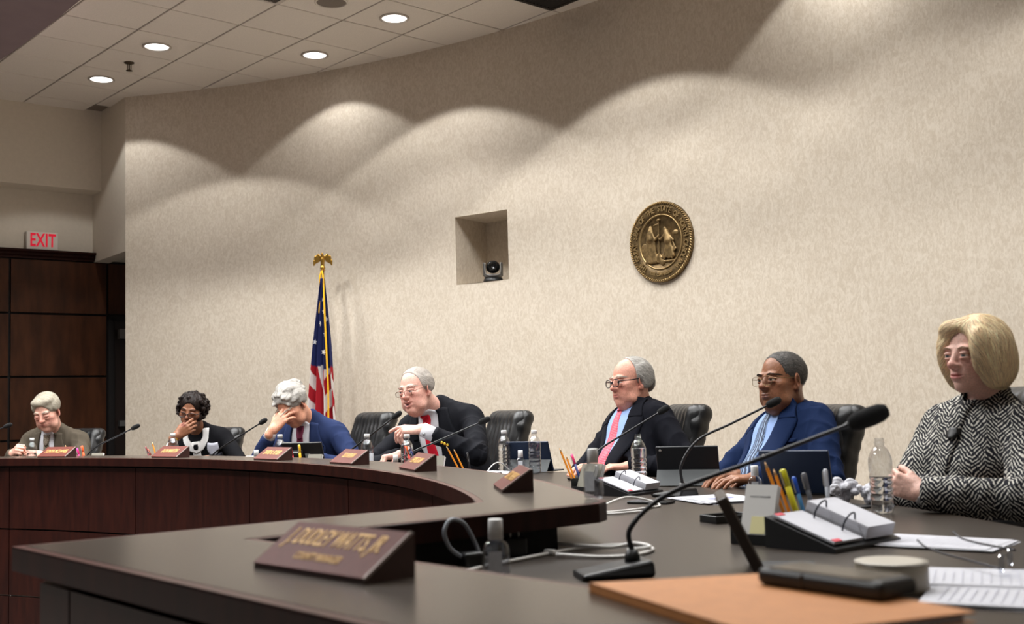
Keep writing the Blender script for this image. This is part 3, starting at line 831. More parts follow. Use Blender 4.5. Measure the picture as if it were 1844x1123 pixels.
        me = np_mesh(name, V, Q, s.base, None, smooth)
        # uv-like attribute for patterns: u across, v along
        uv = me.uv_layers.new(name='UVMap'); co = np.tile(np.stack([np.tile(u, nt), np.repeat(np.linspace(0, 1, nt), ns)], 1), (2, 1))
        li = np.empty(len(me.loops), np.int32); me.loops.foreach_get('vertex_index', li); uv.data.foreach_set('uv', co[li].astype(np.float32).ravel())
        bm = bmesh.new(); bm.from_mesh(me); bmesh.ops.recalc_face_normals(bm, faces=bm.faces); bm.to_mesh(me); bm.free()
        return link(name, me, m, parent or s.root)
    def neck_axis(s):
        a = Sculpt.x(s.T, (0, -.022, .505)); b = Sculpt.x(s.H, (0, -.03, -.06)); return a, b
    def collar(s, name, m, r0, r1, z0, z1, gap=25, dip=.03, thick=.004, parent=None, n=40, tilt=0.0, flare=1.0):
        """band round the neck: bottom radius r0 at z0, top r1 at z1 along the neck axis, open by gap degrees in front"""
        a, b = s.neck_axis(); ax = (b - a) / np.linalg.norm(b - a); f = s.T[:3, 1] / s.sc
        K = frame(f - ax * (f @ ax), ax, a)
        V, Q = [], []
        A = np.radians(np.linspace(gap, 360 - gap, n))
        for th in A:
            ca, sa = math.cos(th), math.sin(th); fr = max(0, ca)
            for (r, z) in ((r0, z0 - dip * fr ** 3), (.5 * (r0 + r1) * flare, .5 * (z0 - dip * fr ** 3 + z1)), (r1, z1 - tilt * fr), (r1 - thick, z1 - tilt * fr), (r0 - thick, z0 - dip * fr ** 3)):
                V.append(Sculpt.x(K, (sa * r * 1.02, ca * r, z)))
        for i in range(n - 1):
            for j in range(5): Q.append((i * 5 + j, i * 5 + (j + 1) % 5, (i + 1) * 5 + (j + 1) % 5, (i + 1) * 5 + j))
        me = np_mesh(name, np.array(V), Q, s.base)
        bm = bmesh.new(); bm.from_mesh(me); bmesh.ops.recalc_face_normals(bm, faces=bm.faces); bm.to_mesh(me); bm.free()
        return link(name, me, m, parent or s.root)
    def cuff(s, side, m, r=.033, t0=.90, t1=1.0, name='shirt_cuff', r1=None, parent=None):
        sh, el, wr, a = s.arms[side]; d = (wr - el); p0 = el + d * t0; p1 = el + d * t1; r1 = r1 or r * .96
        V = tube([p0 - s.base, (p0 + p1) / 2 - s.base, p1 - s.base], [r, (r + r1) / 2, r1], 24, caps=False)
        bm = bmesh.new(); bm.from_mesh(V); bmesh.ops.solidify(bm, geom=list(bm.faces), thickness=.003); bm.to_mesh(V); bm.free(); sm(V)
        return link(name, V, m, parent or s.root)
    def suit_front(s, shirt, tie, jm, vz=.10, vw=.075, tiew=.032, lap=.075, collar_gap=22, coll=(.078, .066, -.012, .040), low=None, tz=None):
        """shirt V, tie, shirt collar, lapels; positions in torso-frame metres"""
        nr = s.o.get('neckr', .056); low = vz if low is None else low; top = .515
        s.drape('shirt_front', [(-nr * .55, .555), (-vw * .98, .505), (-vw * .95, .40), (-vw * .55, .26), (-.008, low)], [(nr * .55, .555), (vw * .98, .505), (vw * .95, .40), (vw * .55, .26), (.008, low)], shirt, .0055, .002, 40, 14)
        if tie is not None:
            zb = tz if tz is not None else low + .01
            tk = s.drape('tie', [(-.014, top - .022), (-.018, top - .045), (-tiew * .72, .38), (-tiew, .22), (-tiew * .9, zb)], [(.014, top - .022), (.018, top - .045), (tiew * .72, .38), (tiew, .22), (tiew * .9, zb)], tie, .009, .004, 34, 8, bulge=.004)
            kn = s.drape('tie_knot', [(-.021, top + .012), (-.019, top - .018), (-.014, top - .040)], [(.021, top + .012), (.019, top - .018), (.014, top - .040)], tie, .016, .008, 12, 8, parent=tk, bulge=.006)
        s.collar('shirt_collar', shirt, nr + .024, nr + .009, coll[2], coll[3], gap=collar_gap, dip=.034)
        for sd in (-1, 1):
            q = lambda P: [(sd * x, z) for x, z in P]
            s.drape('lapel', q([(vw * .90, .530), (vw * .93, .42), (vw * .55, .27), (.006, low - .005)]), q([(vw + .030, .522), (vw + lap, .405), (vw + lap * .55, .27), (.022, low - .01)]), jm, .012, .004, 30, 8, parent=s.jroot, bulge=.003)
            s.drape('collar_leaf', q([(vw * .85, .535), (vw * .94, .48), (vw * .94, .425)]), q([(vw + .035, .522), (vw + .052, .468), (vw + lap * .92, .42)]), jm, .0145, .004, 14, 6, parent=s.jroot)
        s.collar('jacket_collar', jm, nr + .042, nr + .020, -.03, .014, gap=58, dip=.03, thick=.007, parent=s.jroot)
    def legs(s, m, floor=0.0):
        f = np.array([math.cos(math.radians(s.o['lyaw'] if 'lyaw' in s.o else s.o['yaw'])), math.sin(math.radians(s.o.get('lyaw', s.o['yaw']))), 0]); r = np.array([f[1], -f[0], 0]); P = s.T[:3, 3]
        lo = P + np.array([-.75, -.75, -.62]); hi = P + np.array([.75, .75, .18]); lo[2] = 0
        F = Field(lo, hi, .014); S = Sculpt(F); I4 = np.eye(4)
        for sd in (-1, 1):
            hp = P + r * sd * .085 + np.array([0, 0, .0]); kn = P + f * .43 + r * sd * .11 + np.array([0, 0, .02]); an = P + f * .46 + r * sd * .11; an[2] = .09
            S.cap(I4, hp, kn, .082, .062, .03); S.cap(I4, kn, an, .06, .045, .02)
            S.cap(I4, an + np.array([0, 0, -.045]), an + f * .16 + np.array([0, 0, -.05]), .04, .036, .01)
        S.ell(s.T, (0, 0, .02), (.17, .14, .11), .04)
        V, Q = surfnet(F, 1); link('trousers', np_mesh('trousers', V, Q, s.base), m, s.root)
    # ---- hair
    def hair(s, fn, h=.003, col=(200, 196, 188), rough=.5, strand=.0012, freq=420, name='hair', var=.16, smooth=1, flow='z', ns=2200, slen=.045, sw=.0011, lift=.002, dirf=None, wav=.25):
        H = s.H; c = Sculpt.x(H, (0, -.01, .02)); sc = np.linalg.norm(H[:3, 0]); r = np.array([.17, .17, .19]) * sc
        F = Field(c - r, c + r, h); S = Sculpt(F); fn(S, H)
        V, Q = surfnet(F, smooth); n = vnormals(V, Q); L = to_local(H, V)
        if flow == 'z': a = np.arctan2(L[:, 0], L[:, 1] + .03); ph = a * .085
        elif flow == 'y': ph = L[:, 0] * 1.0 + .2 * L[:, 1]
        else: ph = L[:, 0] * .55 + L[:, 2] * .4 - .1 * L[:, 1]
        wv = wob(np.stack([ph * 9, L[:, 1] * 2, L[:, 2] * 2], 1), 14, 2) * 1.6
        st = np.sin(ph * freq + wv * 2) * .55 + .45 * np.sin(ph * freq * 2.3 + wv * 3 + 1) + .5 * wob(L * np.array([1.2, 1, .5]), 120, 5)
        V = V + n * (st * strand)[:, None]
        colr = lin(col)[None, :] * (1 + var * np.clip(st, -1.5, 1.5) + var * .6 * wob(L, 60, 7))[:, None]
        if ns:
            rs = np.random.RandomState(11); pick = rs.choice(len(V), ns, replace=len(V) < ns); P = V[pick].copy(); R3 = H[:3, :3] / sc
            up = n[pick]; seg = 7; step = slen * sc / seg * rs.uniform(.6, 1.25, ns)[:, None]; rows = []; off = (rs.uniform(.0, 1, ns) ** 1.5 * lift)[:, None]; ph0 = rs.uniform(0, 6.28, ns); jit = rs.normal(size=(ns, 3)) * wav
            def grad(P):
                e = h * .8; g = np.stack([F.sample(P + np.eye(3)[i] * e) - F.sample(P - np.eye(3)[i] * e) for i in range(3)], 1); return g / (np.linalg.norm(g, axis=1)[:, None] + 1e-9)
            for k in range(seg + 1):
                g = grad(P); Lp = to_local(H, P); d = dirf(Lp, rs) if dirf else np.stack([Lp[:, 0] * 3, -1 + 0 * Lp[:, 0], -.5 - 6 * np.clip(.06 - Lp[:, 2], 0, 1)], 1)
                d = d / (np.linalg.norm(d, axis=1)[:, None] + 1e-9) + jit * (1 + .5 * np.sin(ph0 + k * 1.3))[:, None]
                d = d @ R3.T; d = d - g * (d * g).sum(1)[:, None]; d = d / (np.linalg.norm(d, axis=1)[:, None] + 1e-9)
                sd = np.cross(d, g); w = sw * sc * (1 - .75 * k / seg); o_ = g * (off * (.35 + 1.0 * k / seg) + .0006)
                rows.append((P + o_ - sd * w, P + o_ + sd * w))
                P = P + d * step; P = P - grad(P) * np.clip(F.sample(P), -.02, .02)[:, None] * .9
            SV = np.stack([q for r_ in rows for q in r_], 1).reshape(-1, 3); m2 = 2 * (seg + 1); b0 = (np.arange(ns) * m2)[:, None]
            SQ = np.concatenate([b0 + np.array([2 * k, 2 * k + 1, 2 * k + 3, 2 * k + 2]) for k in range(seg)]); sc_ = lin(col)[None, :] * (1 + var * 1.5 * rs.normal(size=ns).clip(-1.6, 1.6))[:, None].clip(.25, 2)
            Q = np.concatenate([np.array(Q), SQ + len(V)]); V = np.concatenate([V, SV]); colr = np.concatenate([colr, np.repeat(sc_, m2, 0)])
        return link(name, np_mesh(name, V, Q, s.base, np.clip(colr, 0, 1)), mat('hair_%d_%d_%d' % col, (1, 1, 1, 1), rough, spec=.18, vcol=True), s.root)
    def glasses(s, fm, w=.024, hgt=.018, rim=.0014, zc=.001, yf=.1055, shape=2.6, top=1.0, lensm=None, slip=0.0):
        H = s.H; g = link('glasses', None, None, s.root); X = lambda p: Vector(Sculpt.x(H, p) - s.base)
        zc = zc - slip; yf = yf + slip * .4
        bridge = [(-.0085, yf + .002, zc + .005), (0, yf + .005, zc + .007), (.0085, yf + .002, zc + .005)]
        link('bridge', tube(catmull([X(p) for p in bridge], 5), rim * 1.1, 8), fm, g)
        for sd in (-1, 1):
            pts, n = [], 36
            for k in range(n):
                a = 2 * math.pi * k / n; ca, sa = math.cos(a), math.sin(a)
                x = w * math.copysign(abs(ca) ** (2 / shape), ca); z = hgt * math.copysign(abs(sa) ** (2 / shape), sa) * (1 if sa > 0 else top)
                pts.append((sd * .0325 + x, yf - .10 * max(0, abs(sd * .0325 + x) - .02) , zc + z))
            link('rim', tube([X(p) for p in pts], rim, 7, closed=True), fm, g)
            V = [X(p) for p in pts]; c = sum(V, Vector()) / n
            link('lens', pydata(V + [c], [(k, (k + 1) % n, n) for k in range(n)], smooth=True), lensm or M_lensglass, g)
            xe = sd * (.0325 + w)
            link('temple', tube(catmull([X(p) for p in [(xe, yf - .005, zc + hgt * .45), (sd * .070, yf - .02, zc + hgt * .5), (sd * .079, .05, .010), (sd * .0815, -.005, .012), (sd * .079, -.028, -.008)]], 6), rim * 1.15, 7), fm, g)
        return g
def mat_glassy(name, tint=(1, 1, 1, 1), glossy=.12):
    m = bpy.data.materials.new(name); m.use_nodes = True; nt = m.node_tree; nt.nodes.clear()
    out = nt.nodes.new('ShaderNodeOutputMaterial'); t = nt.nodes.new('ShaderNodeBsdfTransparent'); t.inputs[0].default_value = tint
    g = nt.nodes.new('ShaderNodeBsdfGlossy'); g.inputs['Roughness'].default_value = .03; mx = nt.nodes.new('ShaderNodeMixShader'); mx.inputs[0].default_value = glossy
    nt.links.new(t.outputs[0], mx.inputs[1]); nt.links.new(g.outputs[0], mx.inputs[2]); nt.links.new(mx.outputs[0], out.inputs[0]); return m
M_lensglass = mat_glassy('spectacle_glass', (.93, .94, .95, 1), .05)
# ================================================================== PEOPLE
def cloth(name, col, rough=.85, noise=.10, scale=900, sheen=.0, bump=.12): return mat(name, srgb(*col), rough, spec=.12, noise=noise, nscale=scale, sheen=sheen, bump=bump, bscale=scale, detail=2)
def uv_pattern(name, base, dots, scale=(6, 30), kind='dots', rough=.6, thr=.32):
    m = bpy.data.materials.new(name); m.use_nodes = True; nt = m.node_tree; N = nt.nodes; L = nt.links; b = N['Principled BSDF']; b.inputs['Roughness'].default_value = rough; b.inputs['Specular IOR Level'].default_value = .3
    uv = N.new('ShaderNodeUVMap'); mp = N.new('ShaderNodeMapping'); mp.inputs['Scale'].default_value = (scale[0], scale[1], 1); L.new(uv.outputs[0], mp.inputs['Vector'])
    if kind == 'dots':
        v = N.new('ShaderNodeTexVoronoi'); v.inputs['Scale'].default_value = 1; v.inputs['Randomness'].default_value = .0; fac = v.outputs['Distance']
    elif kind == 'chain':
        v = N.new('ShaderNodeTexWave'); v.inputs['Scale'].default_value = .6; v.inputs['Distortion'].default_value = 6; v.inputs['Detail'].default_value = 1; fac = v.outputs['Fac']
    else:
        v = N.new('ShaderNodeTexNoise'); v.inputs['Scale'].default_value = 1.2; v.inputs['Detail'].default_value = 4; v.inputs['Distortion'].default_value = 1.2; fac = v.outputs['Fac']
    L.new(mp.outputs[0], v.inputs['Vector'])
    rp = N.new('ShaderNodeValToRGB'); E = rp.color_ramp.elements; E[0].position = thr; E[0].color = srgb(*dots); E[1].position = thr + .08; E[1].color = srgb(*base)
    L.new(fac, rp.inputs['Fac']); L.new(rp.outputs['Color'], b.inputs['Base Color']); return m
M_shirtw = cloth('white_shirt', (205, 205, 210), .8, .03)
M_shirtb = cloth('light_blue_shirt', (140, 164, 208), .8, .04)
M_trous = cloth('dark_trousers', (22, 22, 25))
def hair_cut(S, H, shell, front, low=(-.055), ears=True, extra=None, k=.012):
    S.ell(H, *shell, k=.01)
    if extra: extra(S, H)
    S.ell(H, front[0], front[1], k=k, mode='s')
    if ears:
        for sd in (-1, 1): S.ell(H, (sd * .095, .012, -.022), (.030, .040, .040), k=.010, mode='s')
    S.ell(H, (0, .03, low - .062), (.15, .11, .075), k=.012, mode='s')
    S.ell(H, (0, -.05, low - .11), (.15, .12, .09), k=.012, mode='s')

# --- 1: man in the grey-brown suit, far left, looking down at his hands
def person_1():
    p = Person('white-haired man in a brown-grey suit looking down at his hands, leftmost person', dict(
        pelvis=(-3.40, 8.68, .51), neck=(-3.43, 8.37, 1.01), yaw=262, head=(-3.405, 8.231, 1.150), hrot=(268, 24, 4), hs=1.06,
        tw=1.08, belly=1.1, skin=(206, 156, 138), red=(196, 112, 100), brow=(196, 184, 168), closed=True, jowl=1.0, dchin=1.0, neckr=.060, lip=(170, 100, 92), bags=1,
        armR=dict(wr=(-3.575, 8.06, .862), pole=(-.5, .2, -.8), d=(.45, -.45, .25), pn=(.55, .5, -.35), curls=[(60, 80, 50)] * 4, thumb=(35, 35, 30), slv=.95),
        armL=dict(wr=(-3.345, 8.02, .845), pole=(.7, .2, -.6), d=(-.9, -.25, .05), pn=(-.1, .9, -.3), curls=[(60, 80, 50)] * 4, thumb=(35, 35, 30), slv=.95)))
    jm = cloth('brown_grey_suit', (74, 67, 57))
    p.body(.0034); p.jacket('suit_jacket', jm)
    p.suit_front(M_shirtw, uv_pattern('brown_tie', (58, 46, 36), (150, 138, 120), (5, 22), 'noise', thr=.45), jm, vz=.16, vw=.058)
    for sd in (-1, 1): p.cuff(sd, M_shirtw, .031, .91, .985)
    p.legs(M_trous)
    def hf(S, H):
        def ex(S, H):
            S.ell(H, (.016, .046, .092), (.050, .032, .022), .025); S.ell(H, (-.035, .012, .096), (.036, .055, .026), .025)
            for sd in (-1, 1): S.ell(H, (sd * .075, -.012, .045), (.014, .05, .04), .015)
        hair_cut(S, H, ((0, -.02, .048), (.0835, .105, .086)), ((0, .124, -.004), (.090, .086, .094)), -.05, extra=ex)
    p.hair(hf, .0034, (172, 164, 148), flow='y', strand=.0008, freq=360, ns=2600, dirf=lambda L, r: np.stack([-1.2 + 0 * L[:, 0] + L[:, 0] * 6, -.25 + 0 * L[:, 0], -.5 - 8 * np.clip(.07 - L[:, 2], 0, 1)], 1))
person_1()

# --- 2: woman with dark curls in a black cardigan, hand over her mouth
def person_2():
    p = Person('woman with dark curly hair and glasses covering her mouth with her hand', dict(
        pelvis=(-2.19, 8.29, .52), neck=(-2.245, 7.985, .985), yaw=268, head=(-2.244, 7.861, 1.125), hrot=(268, 12, -8), hs=1.0,
        tw=.98, bust=1, skin=(128, 84, 60), red=(132, 74, 54), brow=(34, 24, 20), closed=True, fold=.5, nose=1.08, neckr=.050, lip=(116, 62, 54), fem=1,
        armR=dict(wr=(-2.305, 7.705, .960), pole=(-.35, -.25, -.9), d=(.82, .10, .56), pn=(.05, .95, .1), curls=[(22, 34, 22), (26, 36, 22), (30, 38, 22), (34, 40, 24)], thumb=(20, 25, 20), slv=.60),
        armL=dict(wr=(-2.09, 7.68, .795), pole=(.8, .1, -.5), d=(-.6, -.7, 0), pn=(0, 0, -1), curls=[(15, 20, 10)] * 4, slv=.9)))
    bk = cloth('black_knit', (15, 15, 18), .9); wt = cloth('white_trim', (224, 222, 220), .85, .03)
    p.body(.003); p.jacket('cardigan', bk, folds=.003, sleeve=(.058, .050, .042))
    pl = p.drape('button_placket', [(-.026, .485), (-.024, .3), (-.022, .08)], [(.026, .485), (.024, .3), (.022, .08)], wt, .006, .003, 30, 6, parent=p.jroot)
    for z in (.46, .37, .28, .19): 
        b = p.drape('button', [(-.012, z + .013), (-.016, z), (-.012, z - .013)], [(.012, z + .013), (.016, z), (.012, z - .013)], bk, .012, .005, 5, 5, parent=pl)
    for sd in (-1, 1):
        q = lambda P: [(sd * x, z) for x, z in P]
        p.drape('white_collar', q([(.052, .545), (.048, .505), (.020, .470), (.0, .462)]), q([(.088, .535), (.082, .485), (.044, .436), (.0, .420)]), wt, .009, .004, 18, 8, parent=p.jroot)
    p.collar('neck_band', wt, .082, .072, -.03, .012, gap=50, dip=.02, parent=p.jroot)
    p.cuff(1, wt, .040, .50, .74, 'turned_cuff', .037)
    gold = mat('gold', srgb(212, 165, 60), .25, metal=.9)
    p.cuff(1, gold, .031, .92, 1.0, 'gold_bracelet')
    # brooch of grey ribbon on her left shoulder, black flower and name badge
    rb = cloth('grey_ribbon', (168, 168, 178), .6)
    p.drape('ribbon_brooch', [(-.135, .455), (-.14, .42), (-.125, .39)], [(-.075, .47), (-.07, .43), (-.085, .395)], rb, .016, .01, 8, 8, bulge=.01)
    p.drape('fabric_flower', [(-.15, .385), (-.155, .34), (-.14, .29)], [(-.085, .39), (-.075, .34), (-.09, .285)], cloth('black_satin', (40, 40, 46), .5), .016, .012, 8, 8, bulge=.012)
    p.drape('name_badge', [(-.15, .285), (-.15, .24)], [(-.06, .285), (-.06, .24)], M_white, .010, .003, 6, 8)
    p.legs(M_trous)
    rs = np.random.RandomState(5)
    def hf(S, H):
        S.ell(H, (0, -.022, .044), (.085, .105, .086), .01)
        for i in range(330):
            v = rs.normal(size=3); v /= np.linalg.norm(v)
            if v[1] > .55 and v[2] < .62: continue
            if v[2] < -.80: continue
            c = np.array([0, -.022, .022]) + v * np.array([.098, .108, .100]) * rs.uniform(.92, 1.07)
            if c[1] > .035 and c[2] < .072 - .3 * abs(c[0]) + (.03 if abs(c[0]) < .05 else -.1): continue
            S.ell(H, c, tuple(rs.uniform(.009, .0165, 3)), .004)
        S.ell(H, (0, .118, -.012), (.066, .082, .098), .006, 's'); S.ell(H, (0, .0, -.15), (.12, .12, .06), .01, 's')
    p.hair(hf, .0034, (26, 17, 14), strand=.0022, freq=300, var=.35, rough=.5, smooth=0, ns=2600, slen=.022, sw=.0010, lift=.006, wav=1.6)
    p.glasses(mat('dark_frame', srgb(26, 20, 20), .35), .0245, .0165, .0026, shape=2.8, slip=.006)
person_2()

# --- 3: man in the blue suit, head bowed on his hand
def person_3():
    p = Person('white-haired man in a blue suit bowing his head and covering his eyes with one hand', dict(
        pelvis=(-1.235, 7.565, .51), neck=(-1.345, 7.255, 1.035), yaw=248, head=(-1.405, 7.118, 1.142), hrot=(246, 40, 6), hs=1.05,
        tw=1.04, skin=(198, 142, 116), red=(186, 108, 88), brow=(190, 180, 168), closed=True, jowl=.9, dchin=.8, neckr=.058, lip=(160, 96, 84),
        armR=dict(wr=(-1.500, 7.00, .990), pole=(-.55, -.3, -.8), d=(.62, .10, .80), pn=(.35, .85, -.2), curls=[(18, 22, 12), (20, 22, 12), (22, 24, 12), (26, 26, 14)], spread=9, thumb=(10, 12, 10), slv=.74, hsc=1.08),
        armL=dict(wr=(-1.26, 6.97, .812), pole=(.9, .0, -.4), d=(-.8, -.5, 0), pn=(0, 0, -1), curls=[(15, 20, 10)] * 4)))
    jm = cloth('blue_suit', (33, 44, 76))
    p.body(.003); p.jacket('suit_jacket', jm)
    p.suit_front(M_shirtw, uv_pattern('burgundy_tie', (92, 26, 52), (120, 44, 70), (8, 40), 'dots', thr=.25), jm, vz=.12, vw=.062)
    p.cuff(1, M_shirtw, .036, .80, .985, r1=.034); p.cuff(-1, M_shirtw, .032, .9, .99)
    p.legs(M_trous)
    def hf(S, H):
        def ex(S, H):
            rs = np.random.RandomState(2)
            for i in range(60):
                v = rs.normal(size=3); v /= np.linalg.norm(v)
                if v[2] < -.1: continue
                S.ell(H, np.array([0, -.02, .046]) + v * np.array([.082, .104, .084]), (.016, .024, .012), .012)
            for sd in (-1, 1): S.ell(H, (sd * .078, -.03, .03), (.015, .045, .045), .015)
        hair_cut(S, H, ((0, -.022, .048), (.085, .107, .088)), ((0, .122, -.008), (.088, .084, .096)), -.055, extra=ex)
    p.hair(hf, .003, (176, 172, 166), flow='y', strand=.0010, freq=300, ns=2800, wav=.4, lift=.004)
person_3()

# --- 4: man in the navy blazer, pointing
def person_4():
    p = Person('man in a black blazer and red tie leaning forward and pointing with one hand', dict(
        pelvis=(-.275, 6.70, .51), neck=(-.475, 6.49, 1.090), yaw=243, head=(-.555, 6.371, 1.198), hrot=(236, 6, 6), hs=1.04,
        tw=1.08, belly=1.2, skin=(216, 166, 150), red=(206, 124, 112), brow=(206, 190, 178), browa=.6, jowl=1.15, dchin=1.2, mouth=.013, neckr=.062, lip=(176, 104, 98), bags=1, nose=1.05,
        armL=dict(wr=(-.505, 6.135, .985), pole=(.85, -.1, -.45), d=(-1, .05, .02), pn=(-.1, .35, -.9), curls=[(12, 14, 8), (38, 42, 22), (48, 46, 24), (54, 48, 26)], thumb=(15, 20, 12), slv=.74, hsc=1.08),
        armR=dict(wr=(-.640, 6.27, .845), pole=(-.7, .6, -.3), d=(-.8, -.45, -.1), pn=(.1, .0, -1), curls=[(55, 70, 40)] * 4, thumb=(30, 30, 25))))
    jm = cloth('black_blazer', (19, 20, 25))
    p.body(.003); p.jacket('blazer', jm)
    p.suit_front(M_shirtw, cloth('red_tie', (196, 32, 50), .6, .08, 300), jm, vz=.03, vw=.062, low=.03)
    p.cuff(-1, M_shirtw, .041, .78, 1.0, r1=.039); p.cuff(1, M_shirtw, .033, .9, .99)
    sh, el, wr, a = p.arms[-1]; gold = mat('gold', srgb(212, 165, 60), .25, metal=.9); ax = (wr - el) / np.linalg.norm(wr - el)
    for k in range(3):
        c = el + (wr - el) * (.50 + .052 * k); nrm = np.array([-.1, -.92, -.35]); nrm -= ax * (nrm @ ax); nrm /= np.linalg.norm(nrm)
        q = c + nrm * .0525 - p.base; me = lathe([(.0001, .006), (.006, .005), (.0085, .002), (.0085, -.003)], 16)
        link('cuff_button', me, gold, p.jroot, loc=tuple(q), rot=Vector(nrm).to_track_quat('Z', 'Y').to_euler())
    c = el + (wr - el) * .93; nrm = np.array([.0, -.85, -.5]); nrm -= ax * (nrm @ ax); nrm /= np.linalg.norm(nrm); q = c + nrm * .041 - p.base
    link('cufflink', lathe([(.0001, .004), (.008, .003), (.0085, -.002)], 16), M_metal, p.root, loc=tuple(q), rot=Vector(nrm).to_track_quat('Z', 'Y').to_euler())
    p.legs(M_trous)
    def hf(S, H):
        def ex(S, H):
            for sd in (-1, 1): S.ell(H, (sd * .074, -.03, .030), (.014, .045, .045), .015)
        hair_cut(S, H, ((0, -.022, .044), (.0800, .1025, .0845)), ((0, .108, .018), (.098, .112, .100)), -.05, extra=ex, k=.006)
    p.hair(hf, .003, (174, 166, 158), flow='y', strand=.0006, freq=420, ns=2400, lift=.002)
    p.glasses(mat('bronze_frame', srgb(112, 78, 58), .3, metal=.7), .0235, .0145, .0012, shape=3.0, slip=.006)
person_4()

# --- 5: man with dark-rimmed glasses and pink tie
def person_5():
    p = Person('man in a dark suit, light blue shirt, pink tie and dark-rimmed glasses, leaning back', dict(
        pelvis=(.58, 5.615, .55), neck=(.612, 5.762, 1.085), yaw=213, head=(.585, 5.718, 1.197), hrot=(208, 2, 3), hs=1.03,
        tw=1.06, belly=1.25, skin=(208, 150, 130), red=(196, 112, 96), brow=(196, 184, 172), browa=.7, jowl=1.25, dchin=1.35, neckr=.064, lip=(172, 100, 92), bags=1, look=15,
        armL=dict(wr=(.545, 5.47, .790), pole=(.8, -.5, -.5), d=(-.9, -.0, 0), pn=(0, 0, -1), curls=[(15, 20, 10)] * 4),
        armR=dict(wr=(.400, 5.60, .790), pole=(-.3, .9, -.3), d=(-.8, -.5, 0), pn=(0, 0, -1), curls=[(15, 20, 10)] * 4)))
    jm = cloth('dark_navy_suit', (17, 18, 25))
    p.body(.003); p.jacket('suit_jacket', jm, folds=.008)
    p.suit_front(M_shirtb, uv_pattern('pink_tie', (206, 62, 84), (232, 150, 160), (9, 60), 'dots', thr=.22), jm, vz=-.02, vw=.088, tiew=.038, low=-.02, lap=.07)
    for sd in (-1, 1): p.cuff(sd, M_shirtb, .033, .9, 1.0)
    p.legs(M_trous)
    def hf(S, H):
        def ex(S, H):
            for sd in (-1, 1): S.ell(H, (sd * .076, -.045, .028), (.017, .050, .062), .015)
            S.ell(H, (0, -.10, .0), (.06, .03, .05), .015)
        hair_cut(S, H, ((0, -.025, .044), (.0830, .1045, .0845)), ((0, .098, .028), (.118, .118, .128)), -.055, extra=ex, k=.006)
    p.hair(hf, .003, (168, 164, 158), flow='o', strand=.0007, freq=340, ns=2600, wav=.35, lift=.004)
    p.glasses(mat('dark_frame', srgb(26, 20, 20), .35), .0245, .0185, .0023, shape=2.5)
person_5()

# --- 6: man in the blue suit with grey hair
def person_6():
    p = Person('grey-haired man in a bright blue suit, patterned blue tie and thin gold glasses', dict(
        pelvis=(1.065, 4.635, .55), neck=(1.160, 4.825, 1.05), yaw=209, head=(1.122, 4.752, 1.166), hrot=(210, -3, 2), hs=1.03,
        tw=1.08, belly=1.2, skin=(142, 96, 70), red=(140, 82, 60), brow=(64, 54, 48), browz=-.004, jowl=1.1, dchin=1.2, neckr=.064, lip=(112, 66, 58), nose=1.15, lips=1.25, iris=(40, 28, 22), srough=.38, look=10,
        armL=dict(wr=(.945, 4.49, .785), pole=(.7, -.6, -.4), d=(-.9, -.1, 0), pn=(0, 0, -1), curls=[(15, 20, 10)] * 4),
        armR=dict(wr=(.90, 4.66, .785), pole=(-.4, .8, -.4), d=(-.8, -.5, 0), pn=(0, 0, -1), curls=[(15, 20, 10)] * 4)))
    jm = cloth('royal_blue_suit', (19, 35, 68))
    p.body(.0028); p.jacket('suit_jacket', jm, folds=.008)
    p.suit_front(M_shirtb, uv_pattern('blue_tie', (30, 44, 72), (120, 142, 172), (2.4, 26), 'chain', thr=.3), jm, vz=-.02, vw=.082, tiew=.036, low=-.02, lap=.075)
    p.drape('breast_pocket', [(-.16, .335), (-.155, .318)], [(-.085, .325), (-.085, .308)], jm, .006, .003, 4, 8, parent=p.jroot)
    for sd in (-1, 1): p.cuff(sd, M_shirtb, .033, .9, 1.0)
    p.legs(M_trous)
    def hf(S, H):
        hair_cut(S, H, ((0, -.022, .041), (.0790, .1015, .0855)), ((0, .106, .004), (.094, .094, .104)), -.06, k=.006)
    p.hair(hf, .0028, (80, 77, 74), flow='o', strand=.0004, freq=900, var=.24, ns=3600, slen=.009, sw=.0009, wav=1.2, lift=.003)
    p.glasses(mat('thin_gold_frame', srgb(140, 118, 84), .3, metal=.8), .0245, .0185, .0011, shape=3.2, slip=.002)
person_6()

